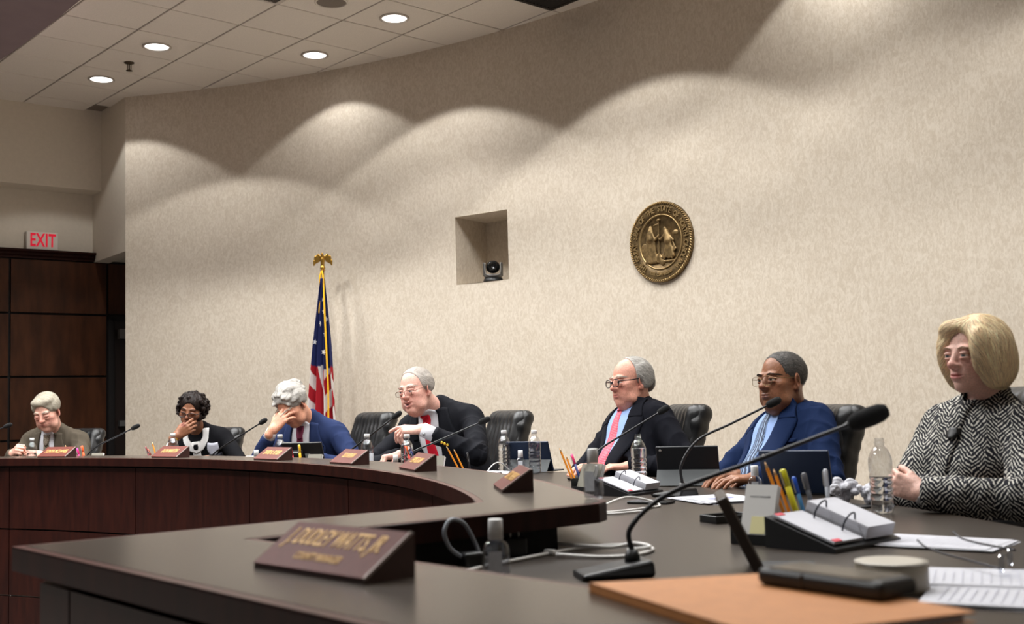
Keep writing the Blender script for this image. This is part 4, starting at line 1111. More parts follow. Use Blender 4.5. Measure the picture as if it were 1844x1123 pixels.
# --- 7: woman with the blonde bob, arms crossed
def mat_dashes():
    m = bpy.data.materials.new('black_white_weave'); m.use_nodes = True; nt = m.node_tree; N = nt.nodes; L = nt.links; b = N['Principled BSDF']; b.inputs['Roughness'].default_value = .8; b.inputs['Specular IOR Level'].default_value = .2
    tc = N.new('ShaderNodeTexCoord'); mp = N.new('ShaderNodeMapping'); mp.inputs['Rotation'].default_value = (0, 0, math.radians(-15)); L.new(tc.outputs['Object'], mp.inputs['Vector'])
    nz = N.new('ShaderNodeTexNoise'); nz.inputs['Scale'].default_value = 26; nz.inputs['Detail'].default_value = 2; L.new(mp.outputs[0], nz.inputs['Vector'])
    sub = N.new('ShaderNodeVectorMath'); sub.operation = 'MULTIPLY_ADD'; sub.inputs[1].default_value = (.022,) * 3; L.new(nz.outputs['Color'], sub.inputs[0]); L.new(mp.outputs[0], sub.inputs[2])
    sx = N.new('ShaderNodeSeparateXYZ'); L.new(sub.outputs[0], sx.inputs[0])
    def mth(op, a, b_=None, c=None):
        n = N.new('ShaderNodeMath'); n.operation = op
        for i, v in enumerate((a, b_, c)):
            if v is None: continue
            if isinstance(v, (int, float)): n.inputs[i].default_value = v
            else: L.new(v, n.inputs[i])
        return n.outputs[0]
    # horizontal coordinate runs round the body: mix of x and y so that it never vanishes
    u = mth('ADD', mth('MULTIPLY', sx.outputs[0], .8), mth('MULTIPLY', sx.outputs[1], -.75)); v = sx.outputs[2]
    cw = .042
    col_i = mth('FLOOR', mth('DIVIDE', u, cw)); par = mth('ABSOLUTE', mth('MODULO', col_i, 2))
    sg = mth('SUBTRACT', mth('MULTIPLY', par, 2), 1)
    t = mth('ADD', v, mth('MULTIPLY', mth('MULTIPLY', u, sg), .95))
    f1 = mth('FRACT', mth('DIVIDE', mth('ADD', t, 10), .0135))
    st = mth('LESS_THAN', f1, .32)
    # breaks along the stroke
    w = mth('FRACT', mth('ADD', mth('DIVIDE', mth('ADD', u, 10), .0190), mth('MULTIPLY', mth('FLOOR', mth('DIVIDE', mth('ADD', t, 10), .0135)), .37)))
    br = mth('GREATER_THAN', w, .16)
    fac = mth('MULTIPLY', st, br)
    mx = N.new('ShaderNodeMix'); mx.data_type = 'RGBA'; L.new(fac, mx.inputs[0]); mx.inputs[6].default_value = srgb(18, 18, 26); mx.inputs[7].default_value = srgb(196, 192, 182)
    L.new(mx.outputs[2], b.inputs['Base Color']); return m
def person_7():
    p = Person('woman with a blonde bob in a patterned jacket, arms crossed, rightmost person', dict(
        pelvis=(1.385, 3.62, .53), neck=(1.500, 3.632, 1.075), yaw=203, head=(1.470, 3.591, 1.212), hrot=(204, 0, 0), hs=1.0,
        tw=.98, bust=1, skin=(222, 178, 162), red=(214, 140, 126), brow=(170, 138, 108), browz=-.004, browa=.4, fem=1, fold=.5, neckr=.050, lip=(186, 88, 88), mouth=.0015, iris=(84, 96, 100), noear=1, jaw=.88, w=.95, look=12,
        armL=dict(wr=(1.200, 3.368, .806), pole=(.6, -.6, -.25), d=(-.60, .62, .30), pn=(.72, .6, -.1), curls=[(40, 45, 25)] * 4, thumb=(10, 15, 10), slv=.93, tsp=30, hsc=.92),
        armR=dict(wr=(1.335, 3.400, .802), pole=(-.55, .5, -.4), d=(.55, -.75, -.05), pn=(.5, .4, -.7), curls=[(20, 25, 15)] * 4, slv=.92, hsc=.9)))
    wv = mat_dashes(); blk = M_black
    p.body(.0024); p.jacket('patterned_jacket', wv, h=.005, folds=.0045, sleeve=(.062, .058, .050))
    p.collar('stand_collar', wv, .088, .074, -.045, .052, gap=16, dip=.02, thick=.006, parent=p.jroot, flare=.98)
    pl = p.drape('jacket_placket', [(-.030, .50), (-.055, .32), (-.050, .2), (-.045, .02)], [(.012, .50), (.012, .32), (.012, .2), (.012, .02)], wv, .008, .005, 34, 8, parent=p.jroot, bulge=.004)
    for (x, z) in ((-.030, .40), (-.030, .245)):
        p.drape('button', [(x - .012, z + .017), (x - .020, z), (x - .012, z - .017)], [(x + .012, z + .017), (x + .020, z), (x + .012, z - .017)], blk, .018, .008, 7, 7, parent=pl, bulge=.004)
    sh, el, wr, a = p.arms[-1]
    w0 = wr + np.array([-.35, .15, .92]) / np.linalg.norm([-.35, .15, .92]) * .002
    dd = np.array([-.35, .15, .92]); dd /= np.linalg.norm(dd)
    wt = link('wristwatch', None, None, p.root)
    me = tube([Vector(w0 - dd * .022 - p.base), Vector(w0 - dd * .010 - p.base)], [.0315, .031], 28, caps=False); bm = bmesh.new(); bm.from_mesh(me); bmesh.ops.solidify(bm, geom=list(bm.faces), thickness=.003); bm.to_mesh(me); bm.free(); sm(me)
    link('watch_band', me, M_metal, wt)
    nrm = np.array([-.7, -.7, 0]); nrm -= dd * (nrm @ dd); nrm /= np.linalg.norm(nrm)
    link('watch_case', lathe([(.0001, .006), (.011, .006), (.013, .003), (.013, -.004)], 24), M_metal, wt, loc=tuple(w0 - dd * .016 + nrm * .031 - p.base), rot=Vector(nrm).to_track_quat('Z', 'Y').to_euler())
    p.legs(M_trous)
    def hf(S, H):
        S.ell(H, (0, -.020, .040), (.093, .110, .097), .01)
        for sd in (-1, 1):
            S.ell(H, (sd * .072, -.012, -.020), (.034, .076, .088), .03)
            S.ell(H, (sd * .066, .052, .020), (.026, .034, .070), .02)
        S.ell(H, (0, -.075, -.025), (.078, .052, .085), .03)
        S.ell(H, (.030, .056, .092), (.046, .034, .026), .02)
        S.ell(H, (.0, .126, -.012), (.068, .088, .098), .010, 's'); S.ell(H, (-.012, .105, .045), (.040, .05, .045), .015, 's')
        S.ell(H, (0, .03, -.165), (.16, .15, .070), .012, 's')
        S.ell(H, (0, .0, -.085), (.052, .085, .06), .01, 's')
    p.hair(hf, .0026, (240, 214, 174), flow='z', strand=.0010, freq=620, var=.17, rough=.42, ns=5200, slen=.085, sw=.0011, lift=.0035, wav=.16, dirf=lambda L, r: np.stack([(L[:, 0] + .022) * 16, (L[:, 1] - .02) * 7 * (L[:, 2] > .05), -.25 - 9 * np.clip(.115 - L[:, 2], 0, 1)], 1))
person_7()
# ================================================================== CHAIRS
M_leather = mat('black_leather', srgb(24, 24, 25), .36, spec=.5, noise=.15, nscale=60, bump=.10, bscale=260)
M_chrome = mat('chair_base_black', srgb(22, 22, 24), .35)
def chair_proto():
    t = thing('office_chair', 'chair', 'chair'); I4 = np.eye(4)
    def add(name, F, m, disp=None, parent=None):
        V, Q = surfnet(F, 2)
        if disp is not None: V = V + vnormals(V, Q) * disp(V)[:, None]
        return link(name, np_mesh(name, V, Q, (0, 0, 0)), m, parent or t)
    prof = [(-.185, .46), (-.20, .58), (-.215, .70), (-.235, .82), (-.262, .93), (-.295, 1.02)]
    def at(z): 
        return np.interp(z, [p[1] for p in prof], [p[0] for p in prof])
    F = Field((-.34, -.48, .36), (.34, .0, 1.14), .007); S = Sculpt(F)
    for k in range(13):
        z = .46 + .56 * k / 12; hw = .180 + .02 * math.sin(math.pi * k / 12); S.cap(I4, (-hw, at(z), z), (hw, at(z), z), .046, None, .03)
    S.cap(I4, (-.180, -.312, 1.032), (.180, -.312, 1.032), .044, None, .04)
    def pl(V):
        fr = np.clip((V[:, 1] - np.interp(V[:, 2], [p[1] for p in prof], [p[0] for p in prof])) / .03, 0, 1)
        return fr * (.0045 * np.sin(V[:, 0] * 120 + 1.2 * np.sin(V[:, 2] * 11 + V[:, 0] * 9)) * np.clip((1.08 - V[:, 2]) / .1, 0, 1) + .003 * wob(V, 40, 3)) + .0015 * wob(V, 55, 4)
    bk = add('backrest', F, M_leather, pl)
    F = Field((-.36, -.52, .36), (.36, .0, 1.16), .007); S = Sculpt(F)
    for sd in (-1, 1):
        P = [(sd * .207, at(z) - .012, z) for z in (.44, .6, .75, .88, .98)] + [(sd * .196, -.318, 1.035)]
        for a, b in zip(P[:-1], P[1:]): S.cap(I4, a, b, .036, None, .02)
    for k in range(11):
        z = .44 + .52 * k / 10; S.cap(I4, (-.195, at(z) - .055, z), (.195, at(z) - .055, z), .030, None, .03)
    S.cap(I4, (-.180, -.345, 1.030), (.180, -.345, 1.030), .040, None, .05)
    add('back_shell', F, M_leather, lambda V: .002 * wob(V, 45, 2))
    F = Field((-.36, -.34, .36), (.36, .38, .62), .008); S = Sculpt(F)
    for k in range(9): S.cap(I4, (-.19, -.2 + .055 * k, .455), (.19, -.2 + .055 * k, .455), .05, None, .03)
    S.cap(I4, (-.2, .25, .44), (.2, .25, .44), .05, None, .03)
    add('seat', F, M_leather, lambda V: .003 * wob(V, 30, 2))
    for sd in (-1, 1):
        link('armrest', tube(catmull([(sd * .27, -.2, .5), (sd * .29, -.2, .64), (sd * .29, -.1, .67), (sd * .29, .1, .67), (sd * .28, .16, .62), (sd * .27, .12, .46)], 8), .022, 12), M_chrome, t)
    link('column', lathe([(.03, .06), (.03, .3), (.024, .3), (.024, .4), (.06, .41)], 20), M_chrome, t)
    for k in range(5):
        a = 2 * math.pi * k / 5 + .3; d = Vector((math.cos(a), math.sin(a), 0))
        lg_ = link('base_leg', tube([Vector((0, 0, .10)), d * .15 + Vector((0, 0, .095)), d * .29 + Vector((0, 0, .075))], [.03, .025, .018], 10), M_chrome, t)
        w = lathe([(.0001, -.02), (.026, -.02), (.029, -.012), (.029, .012), (.026, .02), (.0001, .02)], 16)
        link('caster', w, M_black, lg_, loc=tuple(d * .29 + Vector((0, 0, .03))), rot=(math.pi / 2, 0, a))
    return t
CH = chair_proto()
chairs = [(6.86, 74.5, 246, 'black leather chair behind the man in the brown-grey suit'), (6.80, 63.2, 236, 'black leather chair behind the woman with dark curls'),
          (6.96, 52.4, 214, 'black pleated leather chair beside the flag, left empty by the man bowing his head'), (6.96, 42.0, 204, 'black pleated leather chair behind the pointing man in the blazer'),
          (7.00, 30.0, 190, 'black leather chair behind the man with the pink tie'), (7.01, 21.1, 184, 'black leather chair behind the man in the bright blue suit'),
          (7.02, 11.6, 182, 'black leather chair behind the blonde woman at the right edge')]
for i, (r, a, yaw, lb) in enumerate(chairs):
    o = CH if i == 0 else copy_tree(CH)
    x, y = pol(r, a); o.location = (x, y, 0); o.rotation_euler = (0, 0, math.radians(yaw - 90)); o.scale = (1, 1, (.94, .925, 1, .99, 1, .985, 1.03)[i]); tag(o, lb, 'chair', 'black leather chairs along the dais')

# ================================================================== FLAG
M_brass = mat('brass_gold', srgb(178, 138, 62), .32, metal=.85)
M_cord = mat('yellow_cord', srgb(226, 172, 20), .7, noise=.2, nscale=300)
FX, FY = -1.70, 10.13
fl = thing('flag_on_pole', 'national flag with stars and stripes hanging from a pole with a brass eagle', 'flag', (FX, FY, 0))
link('pole', lathe([(.0001, .02), (.0135, .02), (.0135, 2.37), (.0001, 2.37)], 16), mat('pole_wood', srgb(150, 110, 50), .35), fl)
link('floor_stand', lathe([(.0001, 0), (.16, 0), (.16, .02), (.05, .05), (.03, .12), (.02, .22), (.0001, .22)], 28), M_brass, fl)
def eagle():
    F = Field((-.11, -.08, 2.33), (.11, .08, 2.58), .0035); S = Sculpt(F); I4 = np.eye(4)
    S.ell(I4, (0, 0, 2.385), (.024, .024, .020), .006); S.ell(I4, (0, 0, 2.36), (.030, .030, .007), .004)
    S.cap(I4, (0, .0, 2.40), (0, -.004, 2.46), .014, .021, .01); S.cap(I4, (0, -.004, 2.46), (0, -.012, 2.50), .019, .012, .01)
    S.ell(I4, (0, -.018, 2.512), (.012, .016, .012), .006); S.cap(I4, (0, -.03, 2.512), (0, -.042, 2.503), .005, .002, .003)
    for sd in (-1, 1):
        P = [(sd * .012, .002, 2.485), (sd * .04, .01, 2.508), (sd * .064, .012, 2.492), (sd * .078, .012, 2.45), (sd * .080, .012, 2.415)]
        for a, b in zip(P[:-1], P[1:]): S.cap(I4, a, b, .010, .007, .006)
        for k in range(5): S.cap(I4, (sd * (.022 + .012 * k), .01, 2.49), (sd * (.03 + .011 * k), .012, 2.445 - .006 * k), .0075, .004, .004)
        S.cap(I4, (sd * .01, -.002, 2.42), (sd * .014, -.006, 2.395), .006, .006, .005)
    S.cap(I4, (0, .01, 2.43), (0, .022, 2.392), .012, .014, .008)
    V, Q = surfnet(F, 1); return np_mesh('eagle', V, Q, (0, 0, 0))
link('eagle_finial', eagle(), M_brass, fl)
def flag_cloth():
    ns, nt = 220, 170; ztop, zbot = 2.285, .42
    V, C = [], []
    u = np.linspace(0, 1, ns); red, wht, blu = lin((158, 28, 40)), lin((214, 208, 206)), lin((34, 40, 84))
    for j in range(nt):
        t = j / (nt - 1); z = ztop + (zbot - ztop) * t
        # half-width grows downwards, cloth folded back and forth in pleats
        wL = .018 + .165 * min(1, t * 1.25) ** .9; wR = .022 + .125 * min(1, t * 1.1) ** .8
        for i in range(ns):
            ph = u[i] * 2 * math.pi * 3.5
            x = (-wL + (wL + wR) * u[i]) + .020 * min(1, t * 3) * math.sin(ph + 2.0 * t + .8) 
            y = -.030 + .040 * min(1, .25 + t * 1.6) * math.cos(ph + 1.2 * t) - .028 * math.sin(math.pi * u[i])
            V.append((x, y, z - .05 * t * (u[i] - .5)))
            # cloth coordinate: stripes run slanting down from the hoist
            q = t * 1.55 + .30 * abs(u[i] - .52) + .20 * (.5 + .5 * math.cos(ph + 1.2 * t)) * t
            if t < .40 + .03 * math.sin(5 * u[i]) + .05 * (u[i] > .55): c = blu
            else:
                k = int(math.floor((u[i] * 5.2 - t * (15.0 if u[i] < .36 else -13.0 if u[i] > .70 else 3.0)) + 20)); c = red if k % 2 == 0 else wht
            C.append(c)
    Q = [(j * ns + i, j * ns + i + 1, (j + 1) * ns + i + 1, (j + 1) * ns + i) for j in range(nt - 1) for i in range(ns - 1)]
    return np_mesh('flag_cloth', np.array(V), Q, (0, 0, 0), np.array(C)), np.array(V).reshape(nt, ns, 3)
fme, fV = flag_cloth()
fc = link('flag_cloth', fme, mat('flag_fabric', (1, 1, 1, 1), .75, spec=.2, vcol=True, noise=.05, nscale=300), fl)
mod = fc.modifiers.new('thick', 'SOLIDIFY'); mod.thickness = .002
def star(r):
    P = [(r * (1 if k % 2 == 0 else .42) * math.sin(math.pi * k / 5), 0, r * (1 if k % 2 == 0 else .42) * math.cos(math.pi * k / 5)) for k in range(10)]
    V = [(x, -.0015, z) for x, y, z in P] + [(x, .0015, z) for x, y, z in P]
    return pydata(V, [tuple(range(10))[::-1], tuple(range(10, 20))] + [(k, (k + 1) % 10, 10 + (k + 1) % 10, 10 + k) for k in range(10)])
star_me = star(.026); star_me.materials.append(mat('star_white', srgb(216, 214, 214), .7))
for (j, i) in ((17, 120), (27, 150), (37, 80), (33, 175), (45, 165), (53, 120), (52, 40), (60, 150), (62, 70), (44, 60), (58, 190), (25, 70)):
    p = fV[j, i]; tu = fV[j, i + 2] - fV[j, i - 2]; nrm = np.array([tu[1], -tu[0], 0]); nrm /= np.linalg.norm(nrm)
    if nrm[1] > 0: nrm = -nrm
    link('star', star_me, None, fl, loc=tuple(p + nrm * .004), rot=(0, random.uniform(-.4, .4), math.atan2(nrm[1], nrm[0]) + math.pi / 2))
cp = [(-.004, -.02, 2.36), (.012, -.05, 2.28), (.022, -.075, 2.05), (.032, -.09, 1.8), (.044, -.105, 1.5), (.052, -.115, 1.25), (.050, -.12, 1.0), (.048, -.12, .75)]
link('cord', tube(catmull(cp, 8), .0085, 10), M_cord, fl)
link('tassel_cord', tube(catmull([(-.006, -.018, 2.36), (-.022, -.03, 2.30), (-.020, -.036, 2.22), (-.028, -.036, 2.14), (-.026, -.034, 2.05)], 8), .0075, 10), M_cord, fl)
link('tassel', lathe([(.0001, 2.07), (.010, 2.06), (.014, 2.04), (.016, 1.98), (.012, 1.97), (.0001, 1.97)], 14), M_cord, fl, loc=(-.026, -.034, .0))

# ================================================================== STATE SEAL
SA = 42.68; sx_, sy_ = pol(WR - .003, SA)
M_bronze = mat('bronze_relief', srgb(84, 68, 44), .45, metal=.6, col2=srgb(124, 102, 68), nscale=30, detail=5)
M_bronzel = mat('bronze_worn', srgb(168, 142, 98), .42, metal=.7)
sl = thing('wall_seal', 'round bronze state seal plaque with two relief figures on the curved wall', 'plaque', (sx_, sy_, 2.288), math.radians(SA - 90))
# local frame: x to the viewer's right is -x, front face towards -y
def sl_part(name, me, m, parent=sl): return link(name, me, m, parent)
def disc(prof, n=72):   # prof (r, depth) -> facing -y
    me = lathe(prof, n); 
    for v in me.vertices: v.co = Vector((v.co.x, -v.co.z, v.co.y))
    me.flip_normals(); return me
RS = .305
sl_part('disc', disc([(.0001, 0), (RS, 0), (RS, .018), (RS - .03, .024), (.205, .020), (.20, .014), (.0001, .016)]), M_bronze)
sl_part('inner_ring', disc([(.200, .014), (.200, .026), (.208, .026), (.208, .014)], 72), M_bronzel)
def rope():
    bm = bmesh.new()
    for k in range(96):
        a = 2 * math.pi * k / 96
        M_ = Matrix.Translation((math.cos(a) * (RS - .012), -.024, math.sin(a) * (RS - .012))) @ Matrix.Rotation(-a, 4, 'Y') @ Matrix.Rotation(.7, 4, 'Y')
        r = bmesh.ops.create_icosphere(bm, subdivisions=1, radius=1)
        bmesh.ops.transform(bm, matrix=M_ @ Matrix.Diagonal((.016, .010, .006, 1)), verts=r['verts'])
    return bm_mesh(bm, smooth=True)
sl_part('rope_border', rope(), M_bronzel)
def ring_text(s, r, a0, a1, size, flip=False):
    n = len(s)
    for k, ch in enumerate(s):
        if ch == ' ': continue
        a = math.radians(a0 + (a1 - a0) * k / (n - 1)); me = text_mesh(ch, size, .004, .8, bold=.001)
        # text plane xy -> seal plane xz, facing -y
        Mx = Matrix.Rotation(math.pi / 2, 4, 'X')
        M_ = Matrix.Translation((r * math.cos(a), -.026, r * math.sin(a))) @ Matrix.Rotation((-(a - math.pi / 2)) if not flip else (-(a + math.pi / 2)), 4, 'Y') @ Mx
        me.transform(M_); sl_part('letter', me, M_bronzel)
ring_text('THE GREAT SEAL OF THE STATE OF NORTH CAROLINA', .247, 232, -52, .058)
ring_text('ESSE QUAM VIDERI', .247, 247, 293, .030, True)
def seal_relief():
    F = Field((-.2, -.075, -.2), (.2, .01, .2), .0042); S = Sculpt(F); I4 = np.eye(4); c = lambda *a, **k: S.cap(I4, *a, **k); y = -.018
    # standing draped figure, viewer left
    S.ell(I4, (-.088, y - .006, .112), (.017, .014, .021), .004); c((-.09, y, .088), (-.092, y, .03), .026, .034, .01)
    for k in range(6): c((-.115 + .011 * k, y - .004, .03), (-.135 + .018 * k, y - .004, -.145), .010, .012, .003)
    c((-.072, y - .01, .075), (-.045, y - .012, .02), .011, .009, .006); c((-.045, y - .012, .02), (-.012, y - .012, .045), .009, .007, .006)
    c((-.112, y - .008, .075), (-.125, y - .008, .0), .010, .009, .006)
    c((-.012, y - .006, -.10), (-.008, y - .006, .165), .005, .005, .002); S.ell(I4, (-.008, y - .008, .165), (.020, .010, .011), .004)
    # seated figure, viewer right
    S.ell(I4, (.052, y - .008, .090), (.016, .014, .019), .004); c((.06, y, .065), (.078, y, .0), .024, .034, .01)
    c((.05, y - .010, .05), (.012, y - .012, .018), .010, .008, .005); c((.012, y - .012, .018), (-.005, y - .012, .02), .008, .007, .004)
    for k in range(5): c((.07 + .006 * k, y - .006, -.015), (.035 + .022 * k, y - .006, -.115), .013, .013, .003)
    c((.085, y - .004, .045), (.125, y - .008, .0), .010, .009, .006)
    for k in range(8): c((.12 + .004 * k, y - .006, -.01 - .008 * k), (.135 - .008 * k, y - .008, -.075 - .006 * k), .0055, .005, .002)
    rs = np.random.RandomState(4)
    for k in range(16): S.ell(I4, (.02 + .09 * rs.rand(), y - .006, -.13 + .03 * rs.rand()), (.010, .010, .009), .003)
    c((-.15, y + .004, -.15), (.14, y + .004, -.15), .010, .010, .004)
    for k in range(3): S.ell(I4, (-.005 + .014 * (k - 1), y + .002, -.11 - .02 * k), (.024, .012, .03), .006)
    # hills and ship behind
    S.ell(I4, (-.16, y + .008, -.06), (.05, .010, .07), .01); S.ell(I4, (.14, y + .006, .055), (.03, .010, .022), .006); c((-.06, y + .006, .13), (.0, y + .006, .145), .008, .004, .003)
    V, Q = surfnet(F, 1); return np_mesh('relief', V, Q, (0, 0, 0))
sl_part('relief_figures', seal_relief(), mat('bronze_figures', srgb(112, 92, 60), .42, metal=.6, col2=srgb(156, 130, 88), nscale=40))

# ================================================================== CAMERA IN THE NICHE
ang = math.radians(54.3); nx, ny = pol(WR + .12, 54.3)
cm = thing('conference_camera', 'small dark grey pan-tilt camera sitting in the square wall niche', 'camera', (nx, ny, 2.16), math.radians(-92))
# local frame: looks along +x
M_camg = mat('camera_grey', srgb(88, 84, 80), .4, metal=.3); M_cams = mat('camera_silver', srgb(190, 188, 186), .3, metal=.6)
link('base', lathe([(.0001, 0), (.085, 0), (.088, .012), (.08, .035), (.055, .048), (.0001, .048)], 28), M_black, cm)
bm = bmesh.new()
for s in (-1, 1): box_bm(bm, .085, .020, .115, (0, s * .075, .115), None, .008)
box_bm(bm, .085, .15, .03, (0, 0, .058), None, .008)
link('yoke', bm_mesh(bm), M_camg, cm)
link('silver_edge', tube(catmull([(.046, -.066, .17), (.046, -.066, .10), (.046, -.045, .066), (.046, .045, .066), (.046, .066, .10), (.046, .066, .17)], 8), .005, 8), M_cams, cm)
F = Field((-.09, -.09, .03), (.09, .09, .22), .005); S = Sculpt(F); S.ell(np.eye(4), (0, 0, .138), (.062, .060, .056), .01); S.cap(np.eye(4), (.0, 0, .138), (.055, 0, .138), .042, .04, .01); V, Q = surfnet(F, 1)
hd = link('camera_head', np_mesh('head', V, Q, (0, 0, 0)), M_black, cm)
me = lathe([(.036, 0), (.036, .016), (.028, .016), (.026, .006), (.0001, .008)], 24); link('lens', me, M_blackgl, hd, loc=(.082, 0, .138), rot=(0, math.pi / 2, 0))

# ================================================================== NAME PLATES
M_plate = mat('plate_brown', srgb(92, 46, 38), .5, spec=.2, noise=.08, nscale=60); M_plates = mat('plate_side', srgb(52, 28, 24), .4)
M_gold = mat('gold_letters', srgb(200, 158, 92), .5, metal=.1); M_platee = mat('plate_edge', srgb(150, 136, 130), .35, metal=.3)
def plate(label, xy, yaw, lines, Lp=.25, D=.088, Hh=.062):
    """yaw: world angle the reading face looks to"""
    t = thing('name_plate', label, 'name plate', (xy[0], xy[1], Z_L + .002), math.radians(yaw + 90), 'wooden name plates on the ledge')
    # local: x along plate, face looks to -y
    h = Lp / 2; V = [(-h, -D / 2, 0), (h, -D / 2, 0), (h, D / 2, 0), (-h, D / 2, 0), (-h, D / 2 - .006, Hh), (h, D / 2 - .006, Hh), (-h, D / 2, Hh), (h, D / 2, Hh), (-h, -D / 2, .006), (h, -D / 2, .006)]
    Fc = [(0, 3, 2, 1), (0, 1, 9, 8), (8, 9, 5, 4), (4, 5, 7, 6), (3, 6, 7, 2), (0, 8, 4, 6, 3), (1, 2, 7, 5, 9)]
    link('wedge_body', pydata(V, Fc), M_plates, t)
    sl_ = Vector((0, D - .006, Hh - .006)); Ls = sl_.length; th = math.atan2(sl_.z, sl_.y)
    Mf = Matrix.Translation((0, -D / 2, .006)) @ Matrix.Rotation(th, 4, 'X')
    f = link('face', box(Lp, Ls, .003, (0, Ls / 2, .0016), .0006, 1), M_plate, t); f.matrix_local = Mf
    e = link('end_strip', box(.004, Ls, .005, (h + .001, Ls / 2, .0016), .0006, 1), M_platee, t); e.matrix_local = Mf
    for (s, size, yy, sxx, m) in lines:
        me = text_mesh(s, size, .0006, 1.0, bold=.0004)
        w = max(v.co.x for v in me.vertices) - min(v.co.x for v in me.vertices)
        for v in me.vertices: v.co.x *= sxx / w
        o = link('lettering', me, m, t); o.matrix_local = Mf @ Matrix.Translation((0, Ls * yy, .0036))
M_gold2 = mat('gold_letters_dull', srgb(150, 112, 52), .45, metal=.35)
plate('large wooden name plate with two gold lines on the near ledge at the front', (-.285, 1.735), 224, [('J. DUDLEY WATTS, JR.', .052, .66, .245, M_gold), ('COUNTY MANAGER', .022, .26, .12, M_gold2)], .29, .092, .062)
for lb, (r, a), nm, w in (('wooden name plate in front of the man in the brown-grey suit', (5.52, 62.0), 'TONYA MCDANIEL', .20), ('wooden name plate in front of the curly-haired woman', (5.52, 50.8), 'DON MARTIN', .15),
                          ('wooden name plate in front of the man bowing his head', (5.52, 39.8), 'DAVID R. PLYLER', .17), ('wooden name plate beside the bottle at the empty pleated chair', (5.53, 31.2), 'TED KAPLAN', .13),
                          ('wooden name plate in front of the pointing man', (5.55, 23.3), 'FLEMING EL-AMIN', .15), ('wooden name plate standing alone where the ledge curves to its end', (5.57, 10.6), 'GLORIA D. WHISENHUNT', .19)):
    plate(lb, pol(r, a), a + 180 - (4 if a < 30 else 0), [(nm, .046, .52, w, M_gold)], .25)

# ================================================================== MICROPHONES
M_neck = mat('gooseneck_grey', srgb(46, 46, 48), .35, metal=.5); M_foam = mat('foam_black', srgb(16, 16, 17), .95, noise=.3, nscale=700, bump=.5, bscale=700)
def mic(label, base, tip, lift=.10, yaw=0.0, bend=.35, head=True, fs=1.15):
    b = Vector(base); tp = Vector(tip); t = thing('gooseneck_microphone', label, 'microphone', tuple(b), math.radians(yaw), 'gooseneck microphones on the dais')
    Mi = Matrix.Rotation(-math.radians(yaw), 4, 'Z'); q = Mi @ (tp - b)
    bm = bmesh.new(); vs = box_bm(bm, .105, .15, .034, (0, 0, .017), None, .010, 3)
    for v in bm.verts:
        if v.co.z > .02: v.co.z -= .02 * max(0, (v.co.y + .02) / .08); v.co.x *= .86; 
    link('base', bm_mesh(bm, smooth=False), M_black, t)
    s0 = Vector((0, -.04, .026)); link('collar', lathe([(.016, 0), (.016, .012), (.011, .026), (.0001, .026)], 18), M_black, t, loc=tuple(s0))
    p1 = s0 + Vector((0, 0, lift * .55)); d = q - p1; p2 = p1 + Vector((d.x * bend * .35, d.y * bend * .35, lift * .5))
    path = catmull([s0 + Vector((0, 0, .02)), p1, p2, p2 + (q - p2) * .45, q], 10)
    link('gooseneck', tube(path, [.0058 - .0016 * k / (len(path) - 1) for k in range(len(path))], 10), M_neck, t)
    if head:
        dr_ = (path[-1] - path[-4]).normalized(); L = .052
        me = lathe([(.0001, -.006), (.0085, -.004), (.0125, .006), (.0135, .026), (.0125, .040), (.0085, .049), (.0001, L)], 20); rt = dr_.to_track_quat('Z', 'Y').to_euler()
        link('foam_windscreen', me, M_foam, t, loc=tuple(q - dr_ * .006), rot=rt).scale = (fs,) * 3
        link('led', lathe([(.0001, .001), (.003, .001), (.003, 0)], 10), mat('green_led', srgb(60, 220, 70), .4, emit=srgb(70, 230, 60), estr=1.5), t, loc=(.02, -.06, .032))
    return t
mic('microphone with a long black gooseneck behind the orange folder, nearest the camera', (.19, 2.315, Z_D), (.690, 2.30, 1.046), .13, 100, .5, True, 1.5)
mic('microphone in front of the man in the bright blue suit, beside the standing tablet', (.575, 4.17, Z_D), (.955, 4.25, 1.075), .17, 40, .55)
mic('microphone crossing the jacket of the man with the pink tie', (.31, 5.2, Z_D), (.665, 5.2, 1.050), .12, 30, .6)
mic('microphone beside the pencils of the pointing man', (-.64, 5.78, Z_D), (-.17, 5.6, 1.022), .10, 40, .6)
mic('microphone in front of the pleated chair next to the pointing man', (-.98, 6.28, Z_D), (-.65, 6.1, 1.055), .12, 50, .7)
mic('microphone between the curly-haired woman and the man in blue', (-1.93, 7.08, Z_D), (-1.525, 6.8, 1.040), .11, 60, .6)
mic('microphone beside the man in the brown-grey suit, in front of the dark door', (-2.90, 7.6, Z_D), (-2.53, 7.5, 1.022), .13, 60, .7)
mic('microphone cut off by the left edge of the picture', (-3.98, 8.0, Z_D), (-3.555, 7.9, 1.055), .17, 60, .6)

# ================================================================== BOTTLES
M_pet = None
def mat_pet():
    m = bpy.data.materials.new('clear_plastic'); m.use_nodes = True; nt = m.node_tree; nt.nodes.clear(); N = nt.nodes; L = nt.links
    out = N.new('ShaderNodeOutputMaterial'); t = N.new('ShaderNodeBsdfTransparent'); t.inputs[0].default_value = (.93, .94, .95, 1)
    g = N.new('ShaderNodeBsdfGlossy'); g.inputs['Roughness'].default_value = .06; lw = N.new('ShaderNodeLayerWeight'); lw.inputs[0].default_value = .32
    rp = N.new('ShaderNodeMapRange'); rp.inputs[3].default_value = .10; rp.inputs[4].default_value = .62; L.new(lw.outputs['Facing'], rp.inputs[0])
    mx = N.new('ShaderNodeMixShader'); L.new(rp.outputs[0], mx.inputs[0]); L.new(t.outputs[0], mx.inputs[1]); L.new(g.outputs[0], mx.inputs[2]); L.new(mx.outputs[0], out.inputs[0]); return m
M_pet = mat_pet()
M_water = mat('water', (.98, .99, 1, 1), .0, trans=1.0, ior=1.33, spec=.5)
